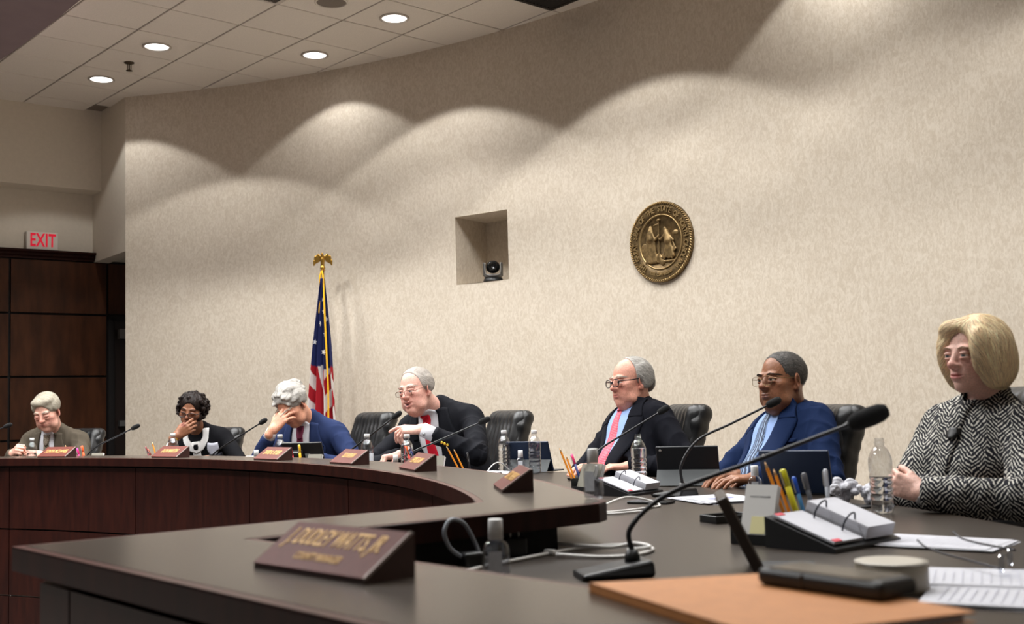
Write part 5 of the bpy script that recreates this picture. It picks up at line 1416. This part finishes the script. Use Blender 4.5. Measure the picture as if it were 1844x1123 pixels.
M_cap = mat('bottle_cap_white', srgb(226, 226, 224), .4)
M_label = mat('white_label', srgb(206, 210, 216), .5, noise=.1, nscale=60); M_labelb = mat('blue_label', srgb(92, 116, 176), .45, col2=srgb(206, 212, 226), nscale=14, stretch=(.3, .3, 5), ramp=(.45, .55))
def prof_bottle(level=None):
    P = [(.0001, .004), (.020, .002), (.028, .004), (.0315, .012)]
    for k in range(5):
        z = .024 + .019 * k; P += [(.0325, z), (.0325, z + .010), (.0300, z + .0135), (.0300, z + .0155)]
    P += [(.0325, .122), (.0328, .150), (.031, .160), (.026, .174), (.018, .186), (.0125, .192), (.0125, .199), (.0145, .200), (.0145, .203), (.0125, .204), (.0125, .214)]
    return P
def water_prof(level):
    P = [(max(.0001, r - .0012), z + .001) for r, z in prof_bottle() if z < level]; P.append((P[-1][0], level)); P.append((.0001, level)); return P
B_shell = lathe(prof_bottle(), 36, caps=False); B_shell.materials.append(M_pet)
B_cap = lathe([(.0001, .221), (.0142, .221), (.0150, .219), (.0152, .203), (.0138, .203)], 28, caps=False); B_cap.materials.append(M_cap)
WAT = {}
def bottle(label, loc, level=.12, cap=True, lab=None, sc=1.0):
    t = thing('water_bottle', label, 'bottle', loc, random.uniform(0, 6), 'plastic water bottles on the dais'); t.scale = (sc,) * 3
    link('shell', B_shell, None, t)
    if cap: link('cap', B_cap, None, t)
    if level not in WAT: WAT[level] = lathe(water_prof(level), 32); WAT[level].materials.append(M_water)
    link('water', WAT[level], None, t)
    if lab: link('label', lathe([(.0331, .066), (.0333, .067), (.0333, .120), (.0331, .121)], 36, caps=False), lab, t)
bottle('open water bottle without a cap in front of the man with the pink tie', (.517, 4.80, Z_D), .155, False)
bottle('tall half-full open water bottle beside the blonde woman', (1.075, 3.363, Z_D), .105, False, sc=1.04)
bottle('white-capped water bottle left of the sanitizer by the empty tablet', (-.062, 5.98, Z_D), .150)
bottle('white-capped water bottle right of the sanitizer, in front of the blue tablet', (.095, 5.80, Z_D), .115)
bottle('white-capped water bottle below the pointing hand', (-.546, 5.689, Z_D), .17)
bottle('labelled water bottle in front of the pleated chair by the flag', (-.789, 6.017, Z_D), .13, True, M_label)
bottle('white-capped water bottle in front of the man bowing his head', (-1.365, 6.574, Z_D), .10)
bottle('white-capped water bottle in front of the man in the brown-grey suit', (-3.335, 7.82, Z_D), .12)
bottle('blue-labelled water bottle in front of the curly-haired woman', (-2.205, 7.297, Z_D), .15, True, M_labelb, 1.06)
# sanitizers
M_gel = mat_glassy('clear_gel', (.86, .88, .92, 1), .10)
M_slab = mat('sanitizer_label', srgb(196, 200, 206), .5, noise=.06, nscale=80); M_slabb = mat('sanitizer_label_blue', srgb(70, 130, 150), .5, col2=srgb(190, 205, 210), nscale=30)
def ov_lathe(prof, n=32, ex=1.0, ey=.62):
    me = lathe(prof, n, caps=False)
    for v in me.vertices:
        k = min(1, max(0, (.100 - v.co.z) / .012)); a = math.atan2(v.co.y, v.co.x); r = math.hypot(v.co.x, v.co.y)
        ca, sa = math.cos(a), math.sin(a); f = (abs(ca) ** 4 + abs(sa) ** 4) ** -.25
        v.co.x = r * ca * (1 + (f * ex - 1) * k); v.co.y = r * sa * (1 + (f * ey - 1) * k)
    sm(me); return me
S_sh = ov_lathe([(.0001, .002), (.020, .001), (.024, .004), (.0255, .012), (.0255, .072), (.024, .082), (.018, .090), (.0125, .094), (.0125, .100)]); S_sh.materials.append(M_pet)
S_gel = ov_lathe([(.0001, .004), (.019, .003), (.0235, .010), (.0240, .058), (.0001, .058)]); S_gel.materials.append(M_gel)
S_cap = lathe([(.0001, .134), (.0125, .134), (.0138, .132), (.0145, .096), (.0128, .096)], 28, caps=False); S_cap.materials.append(M_cap)
def sanitizer(label, loc, rz=0, sc=1.0, lab=None):
    t = thing('hand_sanitizer', label, 'sanitizer', loc, rz, 'small hand sanitizer bottles'); t.scale = (sc,) * 3
    link('shell', S_sh, None, t); link('gel', S_gel, None, t); link('cap', S_cap, None, t)
    link('label', box(.026, .0008, .052, (-.004, -.0166, .048), 0), lab or M_slab, t)
sanitizer('small clear sanitizer bottle with white cap standing behind the near name plate', (-.044, 2.19, Z_D), .15)
sanitizer('small clear sanitizer bottle on the end of the ledge in front of the memo pads', (.195, 2.90, Z_L + .002), -.5, .95)
sanitizer('small labelled sanitizer between the two capped bottles', (.022, 5.80, Z_D), .1, .9)
sanitizer('small sanitizer bottle next to the fist of the pointing man', (-.601, 5.66, Z_D), .2, .9)
sanitizer('small teal-labelled sanitizer at the elbow of the man bowing his head', (-1.524, 6.66, Z_D), .3, 1.0, M_slabb)
sanitizer('small sanitizer bottle beside the hands of the man in the brown-grey suit', (-3.235, 7.77, Z_D), .5, .9)
sanitizer('small white-capped sanitizer behind the long near gooseneck, before the blue suit', (.815, 3.90, Z_D), 0, .9)
sanitizer('small sanitizer bottle beside the blue-labelled bottle', (-2.10, 7.20, Z_D), .3, .85)

# ================================================================== TABLETS
M_case = mat('tablet_case', srgb(30, 33, 38), .5, spec=.4); M_caseb = mat('tablet_case_navy', srgb(24, 40, 66), .5); M_caseg = mat('tablet_case_grey', srgb(62, 66, 68), .55); M_screen = mat('tablet_screen', srgb(10, 11, 13), .08, spec=.6)
def tablet(label, xy, yaw, lean=22, m=M_case, w=.25, h=.175, flap=True, th=.012):
    """yaw: world direction the screen looks to; we mostly see the back"""
    t = thing('tablet', label, 'tablet', (xy[0], xy[1], Z_D), math.radians(yaw - 90), 'tablets in folding cases')
    R_ = Matrix.Translation((0, 0, .006)) @ Matrix.Rotation(math.radians(lean), 4, 'X')   # screen looks to +y, top leans to -y
    b = link('case_back', box(w, th, h, (0, 0, h / 2), .004, 2), m, t); b.matrix_local = R_
    s_ = link('screen', box(w - .022, .002, h - .022, (0, th / 2 + .0005, h / 2), 0), M_screen, b)
    l_ = link('camera_lens', lathe([(.0001, .002), (.005, .002), (.006, 0)], 14), M_cams, b, loc=(-w / 2 + .018, -th / 2 - .0005, h - .016), rot=(math.pi / 2, 0, 0))
    if flap:
        top = Matrix.Rotation(math.radians(lean), 4, 'X') @ Vector((0, 0, h * .42)); yb = top.y - .055
        V = [(-w / 2, yb, .004), (w / 2, yb, .004), (w / 2, top.y - .008, top.z), (-w / 2, top.y - .008, top.z)]
        f = link('stand_flap', pydata(V + [(x, y - .004, z) for x, y, z in V], [(0, 1, 2, 3), (7, 6, 5, 4), (0, 4, 5, 1), (1, 5, 6, 2), (2, 6, 7, 3), (3, 7, 4, 0)]), M_caseg, t)
    link('cover', box(w, .13, .006, (0, .06, .003), .002, 1), M_case, t)
    return t
tablet('dark tablet standing between the man with the pink tie and the man in blue', (.715, 4.72), 74, 18, M_case, .255, .165)
tablet('dark navy tablet behind the pens, in front of the man in the bright blue suit', (1.015, 4.11), 62, 20, M_caseb, .25, .165, False)
tablet('navy tablet standing behind the two capped bottles', (.085, 6.0), 62, 22, M_caseb, .25, .165)
tablet('tablet seen edge on behind the near gooseneck, beside the desk calendar', (.485, 2.335), -8, 25, mat('tablet_case_brown', srgb(52, 42, 36), .45), .20, .165, False, .022)
tm = thing('touch_panel', 'black touch panel on a bracket in front of the man bowing his head', 'screen', (-1.21, 6.55, Z_D), math.radians(252 - 90 + 180))
R_ = Matrix.Translation((0, 0, .02)) @ Matrix.Rotation(math.radians(20), 4, 'X')
b = link('panel', box(.255, .018, .165, (0, 0, .0825), .006, 2), M_black, tm); b.matrix_local = R_
link('screen', box(.225, .002, .135, (0, .0098, .0825)), M_screen, b); link('rear_box', box(.11, .05, .10, (-.045, -.034, .075), .012, 2), M_black, b); link('sticker', box(.03, .001, .035, (.03, -.0096, .08)), mat('sticker_grey', srgb(130, 134, 130), .5), b)
link('bracket', box(.12, .13, .012, (-.03, -.02, .006), .004, 2), M_black, tm); link('strut', box(.05, .012, .09, (-.045, -.05, .05), .003, 1), M_black, tm)

# ================================================================== PENS, PADS, CALENDARS
M_penc = mat('pencil_orange', srgb(226, 138, 30), .4); M_wtip = mat('pencil_wood', srgb(206, 164, 116), .7); M_lead = mat('lead', srgb(40, 36, 34), .5)
def stick(name, label, cat, foot, top, r, body_m, tip_m=None, tip_l=.02, hexa=True, extra=None, grp='pens and pencils standing in the desk caddies'):
    f, tp = Vector(foot), Vector(top); d = tp - f; L = d.length; t = thing(name, label, cat, tuple(f), 0, grp); t.rotation_euler = d.to_track_quat('Z', 'Y').to_euler()
    n = 6 if hexa else 14
    link('barrel', lathe([(.0001, 0), (r, 0), (r, L - tip_l), (.0001, L - tip_l)], n, smooth=not hexa), body_m, t)
    if tip_m is not None:
        link('tip', lathe([(r * .98, L - tip_l), (r * .30, L - tip_l * .15), (.0001, L - tip_l * .15)], n), tip_m, t)
        link('point', lathe([(r * .34, L - tip_l * .2), (.0003, L)], 8, caps=False), M_lead, t)
    if extra: extra(t, L)
    return t
def pencil(label, foot, top): return stick('pencil', label, 'pencil', foot, top, .0042, M_penc, M_wtip)
def pen(label, foot, top, col, cap_=None, r=.0052, name='pen'):
    m = mat('pen_%d_%d_%d' % col, srgb(*col), .35)
    def ex(t, L):
        link('cap', lathe([(r * 1.12, L - .045), (r * 1.12, L - .004), (r * .7, L), (.0001, L)], 14), mat('pen_%d_%d_%d' % (cap_ or col), srgb(*(cap_ or col)), .35), t)
        link('clip', box(.0025, .002, .036, (r * 1.3, 0, L - .024)), M_cams, t)
    return stick(name, label, 'highlighter' if name == 'highlighter' else 'pen', foot, top, r, m, None, .002, False, ex)
M_caddy = mat('caddy_black', srgb(22, 22, 24), .45); M_pad = mat('memo_card_grey', srgb(120, 116, 104), .6); M_padw = mat('memo_paper', srgb(208, 206, 202), .8)
def caddy(label, xy, yaw, pads=1, back=M_pad, ph=.105):
    """small black desk caddy with memo pads leaning on it; yaw: direction the pads' backs look to"""
    t = thing('desk_caddy', label, 'desk caddy', (xy[0], xy[1], Z_D), math.radians(yaw + 90), 'black desk caddies')
    bm = bmesh.new(); box_bm(bm, .12, .075, .008, (0, .03, .004)); 
    for s in (-1, 1): box_bm(bm, .004, .075, .05, (s * .058, .03, .03))
    box_bm(bm, .12, .004, .05, (0, .066, .03)); box_bm(bm, .12, .004, .035, (0, .03, .022)); box_bm(bm, .12, .004, .022, (0, -.006, .014))
    link('tray', bm_mesh(bm), M_caddy, t)
    for k in range(pads):
        M_ = Matrix.Translation((0, .004 + .034 * k, .012)) @ Matrix.Rotation(math.radians(-20), 4, 'X')
        c = link('memo_pad', box(.085, .016, ph, (0, .009, ph / 2), .001, 1), M_padw, t); c.matrix_local = M_
        link('pad_back', box(.086, .002, ph + .001, (0, -.0002, ph / 2)), back, c)
    return t
# near station
cad = caddy('black desk caddy with a pale memo pad and yellow sticky note, behind the near calendar', (.565, 2.745), 228, 1, M_padw, .135)
nt_ = link('sticky_note', box(.04, .0012, .042, (.004, -.0018, .035)), mat('sticky_yellow', srgb(222, 214, 160), .7), [c for c in cad.children if c.name.startswith('memo_pad')][0])
lt = link('printed_name', text_mesh('COUNTY MANAGER', .006, .0002), mat('print_grey', srgb(110, 110, 116), .7), [c for c in cad.children if c.name.startswith('memo_pad')][0], loc=(0, -.0016, .105), rot=(math.pi / 2, 0, 0))
pencil('long orange pencil leaning in the near caddy', (.665, 2.77, Z_D + .01), (.615, 2.82, Z_D + .195))
pencil('short pencil with a blunt wooden end in the near caddy', (.680, 2.78, Z_D + .01), (.640, 2.84, Z_D + .175))
pen('yellow highlighter in the near caddy', (.695, 2.78, Z_D + .01), (.660, 2.83, Z_D + .172), (214, 206, 40), (196, 190, 30), .0078, 'highlighter')
pen('blue capped pen in the near caddy', (.715, 2.80, Z_D + .01), (.692, 2.85, Z_D + .152), (60, 120, 170), (30, 80, 190))
pen('grey pen with a red end in the near caddy', (.740, 2.81, Z_D + .01), (.720, 2.86, Z_D + .160), (82, 84, 90), (92, 92, 98), .0062)
pen('clear ballpoint pen standing in the near caddy', (.772, 2.82, Z_D + .01), (.775, 2.86, Z_D + .168), (172, 176, 184), (196, 198, 204))
def calendar(label, p0, yaw, sc=1.0, W_=.27, D_=.19, Hh=.072):
    """two-page flip calendar on a black wedge; local x along the low edge, y up the slope"""
    t = thing('desk_calendar', label, 'desk calendar', p0, math.radians(yaw), 'flip desk calendars'); t.scale = (sc,) * 3
    V = [(0, 0, 0), (W_, 0, 0), (W_, D_, 0), (0, D_, 0), (0, 0, .010), (W_, 0, .010), (W_, D_, Hh), (0, D_, Hh)]
    link('wedge_base', pydata(V, [(0, 3, 2, 1), (4, 5, 6, 7), (0, 1, 5, 4), (1, 2, 6, 5), (2, 3, 7, 6), (3, 0, 4, 7)]), M_caddy, t)
    th = math.atan2(Hh - .010, D_); Mf = Matrix.Translation((0, 0, .010)) @ Matrix.Rotation(th, 4, 'X')
    Ls = math.hypot(D_, Hh - .01)
    def pages(x0, w, hgt, n, nm):
        bm = bmesh.new()
        for k in range(n): box_bm(bm, w, Ls * .86, hgt / n * .8, (x0 + w / 2 + random.uniform(-.0008, .0008), Ls * .5, .004 + hgt * (k + .5) / n), None)
        o = link(nm, bm_mesh(bm), M_paperw, t); o.matrix_local = Mf
    pages(.012, .115, .006, 4, 'left_pages'); pages(.140, .115, .030, 12, 'right_pages')
    for yy in (.30, .70):
        P = [(.112, Ls * yy, .008), (.113, Ls * yy, .03), (.128, Ls * yy, .048), (.146, Ls * yy, .05), (.154, Ls * yy, .034)]
        r = link('binder_ring', tube(catmull(P, 6), .0022, 8), mat('ring_dark', srgb(50, 50, 60), .4, metal=.5), t); r.matrix_local = Mf
    for yy in (.10, .9):
        r = link('red_tab', box(.03, .012, .0012, (.03, Ls * yy, .0108)), mat('tab_red', srgb(206, 70, 84), .6), t); r.matrix_local = Mf
calendar('large flip calendar with white pages on a black wedge at the near station', (.704, 2.547, Z_D), 40.6, 1.0)
calendar('flip calendar in front of the man with the pink tie, half hidden by the ledge', (.415, 4.22, Z_D), 50, .85)
caddy('black caddy with two grey memo pads before the man with the pink tie', (.255, 4.46), 215, 2)
pencil('orange pencil leaning left out of the caddy before the pink tie', (.235, 4.56, Z_D + .01), (.175, 4.60, Z_D + .175))
pencil('second orange pencil in the caddy before the pink tie', (.245, 4.55, Z_D + .01), (.200, 4.60, Z_D + .145))
pen('pink pen in the caddy before the pink tie', (.265, 4.56, Z_D + .01), (.225, 4.62, Z_D + .145), (40, 60, 120), (236, 60, 120))
caddy('black caddy with a grey memo pad before the pointing man', (-.41, 5.60), 245, 1)
pencil('tall orange pencil at the left in the pair by the pointing man', (-.255, 5.45, Z_D + .01), (-.335, 5.46, Z_D + .165))
pencil('orange pencil at the right in the pair by the pointing man', (-.235, 5.45, Z_D + .01), (-.300, 5.46, Z_D + .150))
pen('red pen behind the bottle by the pointing man', (-.50, 5.62, Z_D + .01), (-.548, 5.64, Z_D + .165), (206, 60, 50), (226, 96, 40))
pen('navy pen behind the bottle by the pointing man', (-.475, 5.61, Z_D + .01), (-.52, 5.62, Z_D + .140), (30, 46, 100))
pen('dark pen standing right of the orange pencil pair', (-.22, 5.46, Z_D + .01), (-.235, 5.46, Z_D + .130), (30, 30, 34))
caddy('black caddy with a memo pad before the man bowing his head', (-1.13, 6.28), 250, 1)
pen('yellow highlighter in the caddy before the man bowing his head', (-1.20, 6.35, Z_D + .01), (-1.215, 6.36, Z_D + .165), (226, 176, 40), None, .007, 'highlighter')
pen('red pen in the caddy before the man bowing his head', (-1.235, 6.36, Z_D + .01), (-1.262, 6.37, Z_D + .150), (206, 50, 60))
caddy('black caddy with a memo pad beside the man in the brown-grey suit', (-2.83, 7.62), 258, 1)
pen('pink highlighter beside the name plate of the man in brown-grey', (-2.885, 7.56, Z_D + .01), (-2.93, 7.57, Z_D + .150), (236, 40, 130), None, .008, 'highlighter')
pen('orange-red highlighter beside the memo pad at the far left', (-2.865, 7.57, Z_D + .01), (-2.90, 7.58, Z_D + .165), (240, 90, 40), None, .008, 'highlighter')
pencil('dull pencil leaning over the far left name plate', (-2.97, 7.57, Z_D + .01), (-3.01, 7.58, Z_D + .175))
pencil('dark pencil leaning left beside the curly-haired woman', (-2.27, 7.24, Z_D + .01), (-2.325, 7.25, Z_D + .185))
pen('dark red pen leaning left beside the curly-haired woman', (-2.30, 7.22, Z_D + .01), (-2.36, 7.23, Z_D + .155), (120, 34, 40))
pen('brown pen beside the name plate of the curly-haired woman', (-2.28, 7.22, Z_D + .01), (-2.345, 7.23, Z_D + .140), (150, 70, 50))

# ================================================================== PAPERS
def sheets(label, c, yaw, n=3, w=.216, h=.279, z=Z_D, spread=.012, name='paper_stack', curl=0.0, clips=0):
    t = thing(name, label, 'papers', (c[0], c[1], z), math.radians(yaw), 'loose papers on the worktop')
    rs = random.Random(int(c[0] * 1000))
    for k in range(n):
        nx_, ny_ = 8, 10; V = []
        for j in range(ny_ + 1):
            for i in range(nx_ + 1):
                x, y = (i / nx_ - .5) * w, (j / ny_ - .5) * h; V.append((x, y, .0016 * k + .0006 + curl * ((j / ny_) ** 3) * (.4 + .6 * i / nx_) + .0008 * math.sin(9 * x + k)))
        nv = len(V); V += [(x, y, zz - .0006) for x, y, zz in V]; Fc = []
        for j in range(ny_):
            for i in range(nx_):
                a = j * (nx_ + 1) + i; Fc += [(a, a + 1, a + nx_ + 2, a + nx_ + 1), (nv + a, nv + a + nx_ + 1, nv + a + nx_ + 2, nv + a + 1)]
        o = link('sheet', pydata(V, Fc), M_paperw, t, loc=(rs.uniform(-1, 1) * spread, rs.uniform(-1, 1) * spread, 0), rot=(0, 0, rs.uniform(-1, 1) * spread * 3))
    zt = .0016 * n
    bm = bmesh.new()
    for k in range(14): box_bm(bm, w * rs.uniform(.45, .78), .0016, .0002, (-w * .03 * rs.random(), h * (.40 - .058 * k), 0))
    if n: link('printed_lines', bm_mesh(bm), mat('print_pale', srgb(190, 190, 200), .8), t, loc=(0, 0, zt + .0008 + (0 if curl == 0 else curl * .02)))
    for k in range(clips):
        q = link('binder_clip', box(.03, .012, .012, (0, 0, .006), .003, 1), M_black, t, loc=(w * (-.3 + .35 * k), -h * .48, zt - .004))
        link('clip_wire', tube(catmull([(-.008, 0, .01), (-.006, .0, .03), (.006, 0, .03), (.008, 0, .01)], 5), .001, 6), M_metal, q)
    return t
sheets('white papers on the near worktop behind the tape roll', (.985, 2.665), 52, 4, curl=.0)
sheets('papers under the folded spectacles at the right edge', (.885, 2.12), 68, 5, curl=.0)
sheets('lower white papers beside the orange folder at the right edge', (.83, 1.93), 62, 4, z=Z_D)
sheets('papers with a blue stripe before the man in the bright blue suit', (.70, 3.98), 20, 6, spread=.02)
sheets('papers in front of the folded hands of the man with the pink tie', (.45, 5.10), 30, 5, spread=.02)
sheets('clipped papers beside the bottle near the pointing man', (-.12, 5.62), 40, 14, spread=.006, clips=2)
sheets('document bundle behind the caddy of the pointing man', (-.42, 5.86), 38, 12, spread=.006, clips=1)
sheets('papers lying beside the far left memo pad', (-2.66, 7.66), 10, 8, spread=.02, curl=.02)
# blue stripe printed on the blue-suit papers
link('blue_stripe', box(.10, .012, .0006, (0, 0, 0)), mat('print_blue', srgb(40, 70, 190), .6), bpy.data.objects['paper_stack.003'], loc=(-.02, -.05, .0118))

# ================================================================== SMALL THINGS AT THE NEAR STATION
fo = thing('orange_folder', 'orange card folder lying on the near ledge under the black phone', 'folder', (.28, 1.36, Z_L + .002))
pl_ = [Vector((.089 - .28, 1.48 - 1.36)), Vector((.331 - .28, 1.52 - 1.36)), Vector((.480 - .28, 1.215 - 1.36)), Vector((.235 - .28, 1.12 - 1.36))]
M_fold = mat('orange_card', srgb(200, 134, 78), .6, noise=.05, nscale=50)
link('back_cover', prism([(p.x, p.y) for p in pl_], .0, .0012), M_fold, fo)
link('papers_inside', prism(inset([(p.x, p.y) for p in pl_], .008), .0012, .010), M_paperw, fo)
link('front_cover', prism([(p.x, p.y) for p in pl_], .010, .0122, .0005), M_fold, fo)
link('spine', prism([(pl_[3].x, pl_[3].y), (pl_[0].x, pl_[0].y), (pl_[0].x + .002, pl_[0].y + .0005), (pl_[3].x + .002, pl_[3].y + .0005)], 0, .0122), M_fold, fo)
ph = thing('mobile_phone', 'thick black mobile phone lying on the orange folder', 'phone', (.376, 1.372, Z_L + .0145), math.atan2(-.145, .104))
link('phone_body', box(.185, .072, .022, (0, 0, .011), .009, 4, smooth=False), M_black, ph); link('screen', box(.15, .062, .001, (0, 0, .0222)), M_blackgl, ph); link('seam', box(.002, .0726, .018, (-.02, 0, .011)), M_blackgl, ph)
tp = thing('tape_roll', 'roll of translucent tape standing flat behind the phone', 'tape', (.668, 2.06, Z_D))
link('tape', lathe([(.050, 0), (.0625, 0), (.0635, .004), (.0635, .046), (.0625, .050), (.050, .050)], 48, caps=False), mat('tape_clear', srgb(150, 140, 122), .3, trans=.25), tp)
link('core', lathe([(.050, .0), (.050, .050), (.046, .050), (.046, 0)], 48, caps=False), mat('tape_core', srgb(206, 204, 198), .5), tp)
link('rim', lathe([(.0495, .0500), (.0635, .0500), (.0640, .0525), (.0495, .0525)], 48), mat('tape_rim', srgb(186, 180, 168), .35), tp)
# spectacles on the papers
sg = thing('folded_spectacles', 'rimless spectacles with dark temples lying on the papers at the right', 'glasses', (.93, 2.20, Z_D + .010))
M_tmp = mat('temple_dark', srgb(30, 28, 36), .35)
o_ = Vector((.93, 2.20, Z_D + .010)); W3 = lambda x, y, z: Vector((x, y, z)) - o_
for n_, (a, b) in enumerate((((.893, 2.135, .772), (.850, 2.44, .775)), ((.985, 2.275, .785), (.945, 2.485, .785)))):
    A_, B_ = W3(*a), W3(*b); mid = A_.lerp(B_, .62) + Vector((0, 0, .0)); link('temple', tube(catmull([A_, A_.lerp(B_, .3), mid, B_.lerp(A_, .12) + Vector((0, 0, .004)), B_ + Vector((0, 0, .014))], 6), .0022, 8), M_tmp, sg)
def lens_disc(c, rx, rz, ax):
    V = [c + ax * (rx * math.copysign(abs(math.cos(2 * math.pi * k / 28)) ** .8, math.cos(2 * math.pi * k / 28))) + Vector((0, 0, 1)) * (rz * math.copysign(abs(math.sin(2 * math.pi * k / 28)) ** .8, math.sin(2 * math.pi * k / 28))) for k in range(28)]
    return V
ax = Vector((.55, .83, 0)).normalized()
for c in (W3(.905, 2.155, .778), W3(.955, 2.232, .778)):
    V = lens_disc(c, .024, .018, ax); nrm = ax.cross(Vector((0, 0, 1))) * .0018; n = len(V)
    link('lens', pydata(V + [v + nrm for v in V], [tuple(range(n)), tuple(range(n, 2 * n))[::-1]] + [(k, (k + 1) % n, n + (k + 1) % n, n + k) for k in range(n)]), mat_glassy('thick_lens', (.80, .83, .88, 1), .14) if 'thick_lens' not in bpy.data.materials else bpy.data.materials['thick_lens'], sg)
link('bridge', tube(catmull([W3(.917, 2.172, .784), W3(.930, 2.194, .788), W3(.943, 2.214, .784)], 5), .0014, 8), M_tmp, sg)
# black tray, phone, tissues
tr = thing('key_tray', 'small open black tray lying on the worktop before the near tablet', 'tray', (.60, 3.28, Z_D), math.radians(24))
bm = bmesh.new(); box_bm(bm, .13, .085, .004, (0, 0, .002))
for s in (-1, 1): box_bm(bm, .13, .006, .022, (0, s * .04, .011), None, .002, 1); box_bm(bm, .006, .085, .022, (s * .062, 0, .011), None, .002, 1)
link('tray_body', bm_mesh(bm), M_black, tr); link('coin', lathe([(.0001, 0), (.010, 0), (.010, .0018), (.0001, .0018)], 18), M_cams, tr, loc=(.01, -.005, .004))
p2 = thing('mobile_phone', 'flat black mobile phone on the worktop under the base of the second microphone', 'phone', (.46, 3.93, Z_D), math.radians(-30))
link('phone_body', box(.15, .075, .009, (0, 0, .0045), .003, 2), M_black, p2); link('screen', box(.14, .066, .0006, (0, 0, .0092)), M_blackgl, p2)
def tissue(label, c, r):
    F = Field((-.08, -.08, -.02), (.08, .08, .10), .004); S = Sculpt(F); rs = np.random.RandomState(int(c[0] * 997)); 
    for k in range(16): S.ell(np.eye(4), rs.normal(size=3) * np.array([.016, .016, .011]) * r + np.array([0, 0, .026 * r]), tuple(rs.uniform(.008, .020, 3) * r), .004)
    V, Q = surfnet(F, 0); V = V + vnormals(V, Q) * (.0035 * wob(V, 260, 2) + .003 * wob(V, 130, 5))[:, None]; V[:, 2] -= V[:, 2].min()
    o = link('crumpled_tissue', np_mesh('tissue', V, Q, (0, 0, 0), smooth=False), M_paperw, loc=c); tag(o, label, 'tissue', 'crumpled tissues')
tissue('left crumpled white tissue on the worktop beside the open bottle', (1.075, 3.70, Z_D), 1.15)
tissue('right crumpled white tissue partly behind the open bottle', (1.125, 3.63, Z_D), 1.0)
pm = thing('notebook', 'thin black notebook lying under the tissues', 'notebook', (1.05, 3.60, Z_D), math.radians(30)); link('cover', box(.10, .14, .006, (0, 0, .003), .002, 1), M_black, pm); link('pages', box(.094, .134, .004, (.004, 0, .0035)), M_paperw, pm)
# cables and plugs
M_cable = mat('white_cable', srgb(216, 214, 210), .45)
def cable(label, P, r=.0042, m=M_cable, z=None, name='charging_cable'):
    c = Vector(P[0]); o = thing(name, label, 'cable', tuple(c), 0, 'charging cables on the worktop')
    link('cord', tube(catmull([Vector(p) - c for p in P], 9), r, 9), m, o); return o
zc = Z_D + .0045
k1 = cable('white cable loop coiled on the worktop behind the near sanitizer', [(-.196, 2.445, zc), (-.118, 2.422, zc), (-.067, 2.503, zc), (-.006, 2.57, zc), (.072, 2.667, zc), (.169, 2.768, zc), (.277, 2.776, zc), (.315, 2.69, zc), (.260, 2.59, zc), (.181, 2.576, zc), (.085, 2.61, zc + .004)])
cable('second white cable strand running right to the coil', [(.0, 2.76, zc), (.04, 2.765, zc), (.089, 2.787, zc + .006), (.160, 2.72, zc + .008), (.221, 2.715, zc + .004), (.275, 2.735, zc + .009), (.305, 2.66, zc + .009), (.25, 2.63, zc + .007)])
link('cable_tie', box(.016, .03, .012, (0, 0, 0), .004, 2), M_cable, k1, loc=(.072 + .196, 2.667 - 2.445, .003), rot=(0, 0, .9))
ad = thing('power_adapter', 'black power adapter with a grey lead behind the near sanitizer', 'adapter', (-.105, 2.485, Z_D), .6)
link('adapter_body', box(.05, .045, .036, (0, 0, .018), .006, 2), M_black, ad); link('prong', box(.018, .003, .007, (.034, .01, .02)), M_cams, ad); link('prong', box(.018, .003, .007, (.034, -.01, .02)), M_cams, ad)
link('lead', tube(catmull([(-.02, 0, .025), (-.055, -.005, .05), (-.068, -.005, .085), (-.045, .005, .108), (-.005, .015, .095), (.025, .02, .05), (.03, .015, .03)], 8), .0045, 9), mat('grey_lead', srgb(130, 134, 140), .4), ad)
ad2 = thing('power_adapter', 'second black power adapter against the recessed ledge support', 'adapter', (-.01, 2.66, Z_D), .3)
link('adapter_body', box(.05, .05, .045, (0, 0, .0225), .006, 2), M_black, ad2); link('prong', box(.003, .007, .016, (-.01, 0, .052)), M_cams, ad2); link('prong', box(.003, .007, .016, (.01, 0, .052)), M_cams, ad2)
cable('white cable looped before the flip calendar of the man with the pink tie', [(.235, 3.62, zc), (.30, 3.72, zc + .02), (.37, 3.80, zc + .03), (.45, 3.83, zc + .012), (.47, 3.78, zc), (.40, 3.70, zc), (.30, 3.62, zc), (.24, 3.60, zc), (.30, 3.56, zc), (.40, 3.62, zc)], .0036)
cable('thin white cable beside the left capped bottle', [(-.03, 5.95, zc), (-.08, 5.9, zc + .05), (-.12, 5.85, zc + .045), (-.16, 5.8, zc)], .003)
cable('thin white cable on the worktop at the curly-haired woman', [(-1.72, 6.9, zc), (-1.67, 6.88, zc + .07), (-1.60, 6.86, zc + .085), (-1.54, 6.84, zc + .07), (-1.52, 6.83, zc)], .003)
